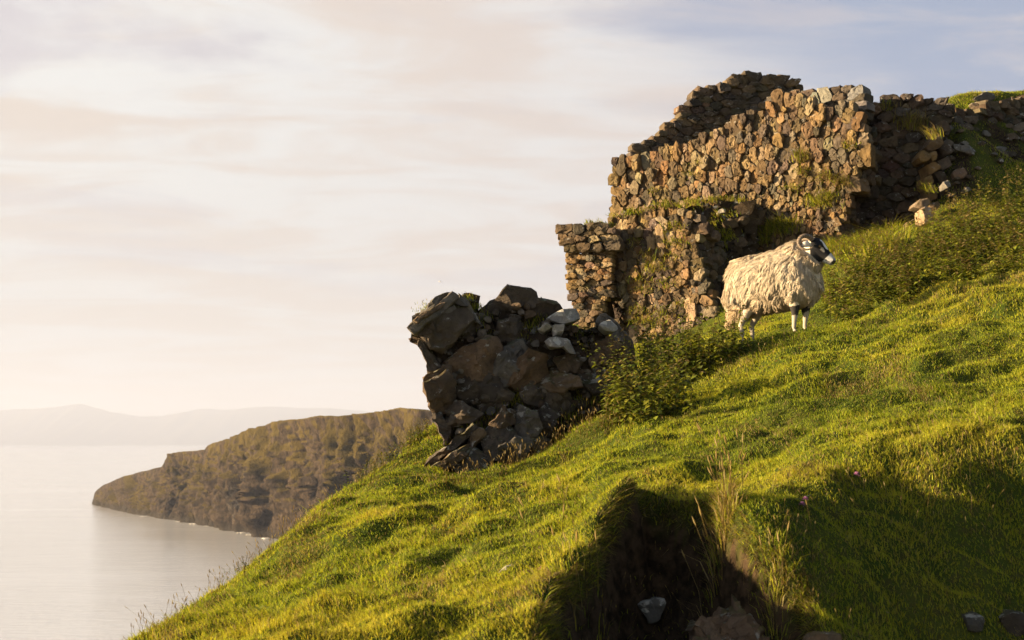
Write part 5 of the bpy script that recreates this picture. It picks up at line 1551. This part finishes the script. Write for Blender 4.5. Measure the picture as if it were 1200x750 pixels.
    def wool(P, r):
        loc = (P - org) / S; xl = loc @ fx; zl = loc[:, 2]
        base = np.tile([0.69, 0.60, 0.475], (len(P), 1))
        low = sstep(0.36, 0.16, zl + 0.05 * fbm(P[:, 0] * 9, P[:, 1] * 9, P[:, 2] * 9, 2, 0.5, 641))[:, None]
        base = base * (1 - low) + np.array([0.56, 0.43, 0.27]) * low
        st = (0.55 * sstep(0.0, 0.45, fbm(P[:, 0] * 7, P[:, 1] * 7, P[:, 2] * 3, 3, 0.5, 651)))[:, None]
        base = base * (1 - st) + np.array([0.58, 0.47, 0.34]) * st
        # grey brown sweep across the shoulder
        sh = (0.65 * np.exp(-((xl - 0.12 + 0.25 * (zl - 0.5)) / 0.085) ** 2) * sstep(0.72, 0.55, zl))[:, None]
        base = base * (1 - sh) + np.array([0.36, 0.295, 0.215]) * sh
        return base * r
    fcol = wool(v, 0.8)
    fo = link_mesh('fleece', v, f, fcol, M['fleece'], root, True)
    # locks of wool
    tri = np.array([[p[0], p[1], p[2]] for p in f] + [[p[0], p[2], p[3]] for p in f if len(p) == 4])
    A = np.linalg.norm(np.cross(v[tri[:, 1]] - v[tri[:, 0]], v[tri[:, 2]] - v[tri[:, 0]]), axis=1)
    def on_fleece(n):
        ti = rng.choice(len(tri), n, p=A / A.sum())
        b1 = rng.random((n, 2)); fl_ = b1.sum(1) > 1; b1[fl_] = 1 - b1[fl_]
        T = tri[ti]
        P = v[T[:, 0]] + (v[T[:, 1]] - v[T[:, 0]]) * b1[:, :1] + (v[T[:, 2]] - v[T[:, 0]]) * b1[:, 1:]
        N_ = nn_[T[:, 0]]; return P, N_ / np.linalg.norm(N_, axis=1)[:, None]
    def flow(P, N_, k_):
        down = np.tile([0, 0, -1.0], (len(P), 1)) - 0.45 * fx
        down += k_ * np.stack([fbm(P[:, 0] / 0.10, P[:, 1] / 0.10, P[:, 2] / 0.10 + 11 * a, 2, 0.5, 661 + a) for a in range(3)], -1)
        t_ = down - (down * N_).sum(1)[:, None] * N_
        return t_ / (np.linalg.norm(t_, axis=1)[:, None] + 1e-6)
    ncl = 5200
    Pc, Nc = on_fleece(ncl)
    zc_ = (Pc[:, 2] - org[2]) / S
    Lc = rng.uniform(0.060, 0.115, ncl) * (1 + 0.55 * sstep(0.36, 0.22, zc_))
    tipc = Pc + flow(Pc, Nc, 0.8) * Lc[:, None] + Nc * (rng.uniform(0.004, 0.016, ncl))[:, None]
    shade_c = rng.uniform(0.74, 1.16, ncl)
    from mathutils.kdtree import KDTree
    kd = KDTree(ncl)
    for q_ in range(ncl): kd.insert(Pc[q_], q_)
    kd.balance()
    n = 62000
    P, N_ = on_fleece(n)
    ci = np.array([kd.find(p)[1] for p in P])
    tng = flow(P, N_, 0.9)
    side = np.cross(N_, tng)
    Lk = Lc[ci] * rng.uniform(0.6, 1.15, n)
    own = P + tng * Lk[:, None] + N_ * 0.02
    g_ = rng.uniform(0.45, 0.9, n)[:, None]
    tip = own * (1 - g_) + (tipc[ci] + rng.normal(size=(n, 3)) * 0.006) * g_
    tip += ((tip - P) * N_).sum(1)[:, None] * N_ * -0.25
    rk = rng.uniform(0.0012, 0.0027, n)
    ts = np.array([0, 0.3, 0.6, 0.85, 1.0]); prof = np.array([0.8, 1.0, 0.9, 0.6, 0.1])
    ph = rng.uniform(0, 6.28, n); am = rng.uniform(0.002, 0.007, n)
    rings = []
    for t, pr in zip(ts, prof):
        cpt = P - N_ * 0.003 + (tip - P) * t + N_ * (0.010 * 4 * t * (1 - t)) + side * (am * np.sin(ph + 9 * t))[:, None]
        for a in (0.5, 2.6, 4.7):
            rings.append(cpt + (side * cos(a) + N_ * sin(a)) * (rk * pr)[:, None])
    R_ = np.stack(rings, 1)
    nv = R_.shape[1]
    fl2 = []
    for k_ in range(4):
        for i in range(3): fl2.append([k_ * 3 + i, k_ * 3 + (i + 1) % 3, k_ * 3 + 3 + (i + 1) % 3, k_ * 3 + 3 + i])
    fl2 = np.array(fl2, np.int32)
    faces = (np.arange(n, dtype=np.int32)[:, None, None] * nv + fl2[None]).ravel()
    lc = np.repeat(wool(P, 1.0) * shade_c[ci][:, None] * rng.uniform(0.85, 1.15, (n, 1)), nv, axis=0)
    link_mesh('wool_hair', R_.reshape(-1, 3), faces, lc, M['fleece'], root, True, None, np.arange(0, len(faces), 4, dtype=np.int32))
    # ---- horns: the near one is laid out, the far one mirrored across the head
    ch = at(944.6, 285.0, 14.90)
    n = 60; V, F = [], []
    th = np.linspace(radians(30), radians(318), n)
    pth = []
    for i, a in enumerate(th):
        t = i / (n - 1)
        R0 = 0.086 - 0.012 * t
        pth.append(ch + np.array([R0 * cos(a), 0.055 - 0.13 * t, R0 * 0.98 * sin(a)]))
    pth = np.array(pth)
    rad = np.array([0.027 * (1 - t) ** 0.7 + 0.006 + (0.0014 * math.sin(t * 120)) for t in np.linspace(0, 1, n)])
    hornc = np.array([(0.15, 0.115, 0.085)] * n) * (1 + 0.35 * np.sin(np.linspace(0, 100, n)))[:, None]
    for mirror in (False, True):
        pp = pth
        if mirror:
            hl = H_inv(pth); hl[:, 1] *= -1; pp = Hp(hl)
        V, F = tube(pp, [(r, r * 0.85) for r in rad], 12)
        mb = MB(); mb.add(V, F, np.repeat(hornc, 12, axis=0)); o = mb.build('horn', M['horn'], root, True); fix_normals(o)
        # ear
        ep = [at(949.5, 287.5, 14.93), at(946, 285.5, 14.89), at(942.5, 286.5, 14.88), at(940, 289.5, 14.89)]
        if mirror:
            hl = H_inv(np.array(ep)); hl[:, 1] *= -1; ep = list(Hp(hl))
        V, F = tube(ep, [(0.014, 0.018), (0.016, 0.036), (0.014, 0.034), (0.004, 0.006)], 12)
        mb = MB(); mb.add(V, F, (0.68, 0.62, 0.56)); o = mb.build('ear', M['skin'], root, True); fix_normals(o)
        s = 1 if mirror else -1
        ec = Hp((0.078, s * 0.071, 0.018))
        V, F = [], []
        for i in range(7):
            for j in range(12):
                la = -pi / 2 + pi * i / 6; lo_ = 2 * pi * j / 12
                V.append(ec + HS * (hx * 0.017 * cos(la) * cos(lo_) + hz * 0.013 * cos(la) * sin(lo_) + hy * 0.010 * sin(la)))
        for i in range(6):
            for j in range(12): F.append([i * 12 + j, i * 12 + (j + 1) % 12, i * 12 + 12 + (j + 1) % 12, i * 12 + 12 + j])
        mb = MB(); mb.add(np.array(V), F, (0.14, 0.085, 0.03)); mb.build('eye', M['eye'], root, True)
make_sheep()

# ------------------------------------------------------------------ a gull gliding out over the water
def make_gull():
    c = at(515.5, 330, 210.0)
    t = thing('gull', tuple(c), 'tiny pale gull gliding in the sky above the outcrop', 'bird')
    V, F = tube([c + np.array([-0.22, 0, 0.0]), c + np.array([-0.14, 0, 0.02]), c, c + np.array([0.15, 0, -0.01]), c + np.array([0.24, 0, -0.03])], [(0.02, 0.02), (0.05, 0.05), (0.075, 0.07), (0.05, 0.045), (0.06, 0.01)], 10)
    mb = MB(); mb.add(V, F, (0.75, 0.74, 0.73))
    for s in (-1, 1):
        W0 = [np.array([-0.06, 0, 0.03]), np.array([-0.10, s * 0.22, 0.13]), np.array([-0.02, s * 0.50, 0.05]), np.array([0.03, s * 0.50, 0.05]), np.array([0.04, s * 0.22, 0.12]), np.array([0.09, 0, 0.02])]
        V = [c + p for p in W0] + [c + p - np.array([0, 0, 0.015]) for p in W0]
        F = [[0, 1, 4, 5], [1, 2, 3, 4], [11, 10, 7, 6], [10, 9, 8, 7]] + [[i, i + 6, (i + 1) % 6 + 6, (i + 1) % 6] for i in range(6)]
        mb.add(np.array(V), F, (0.45, 0.46, 0.48))
    mb.build('body', M['feather'], t, True)
make_gull()
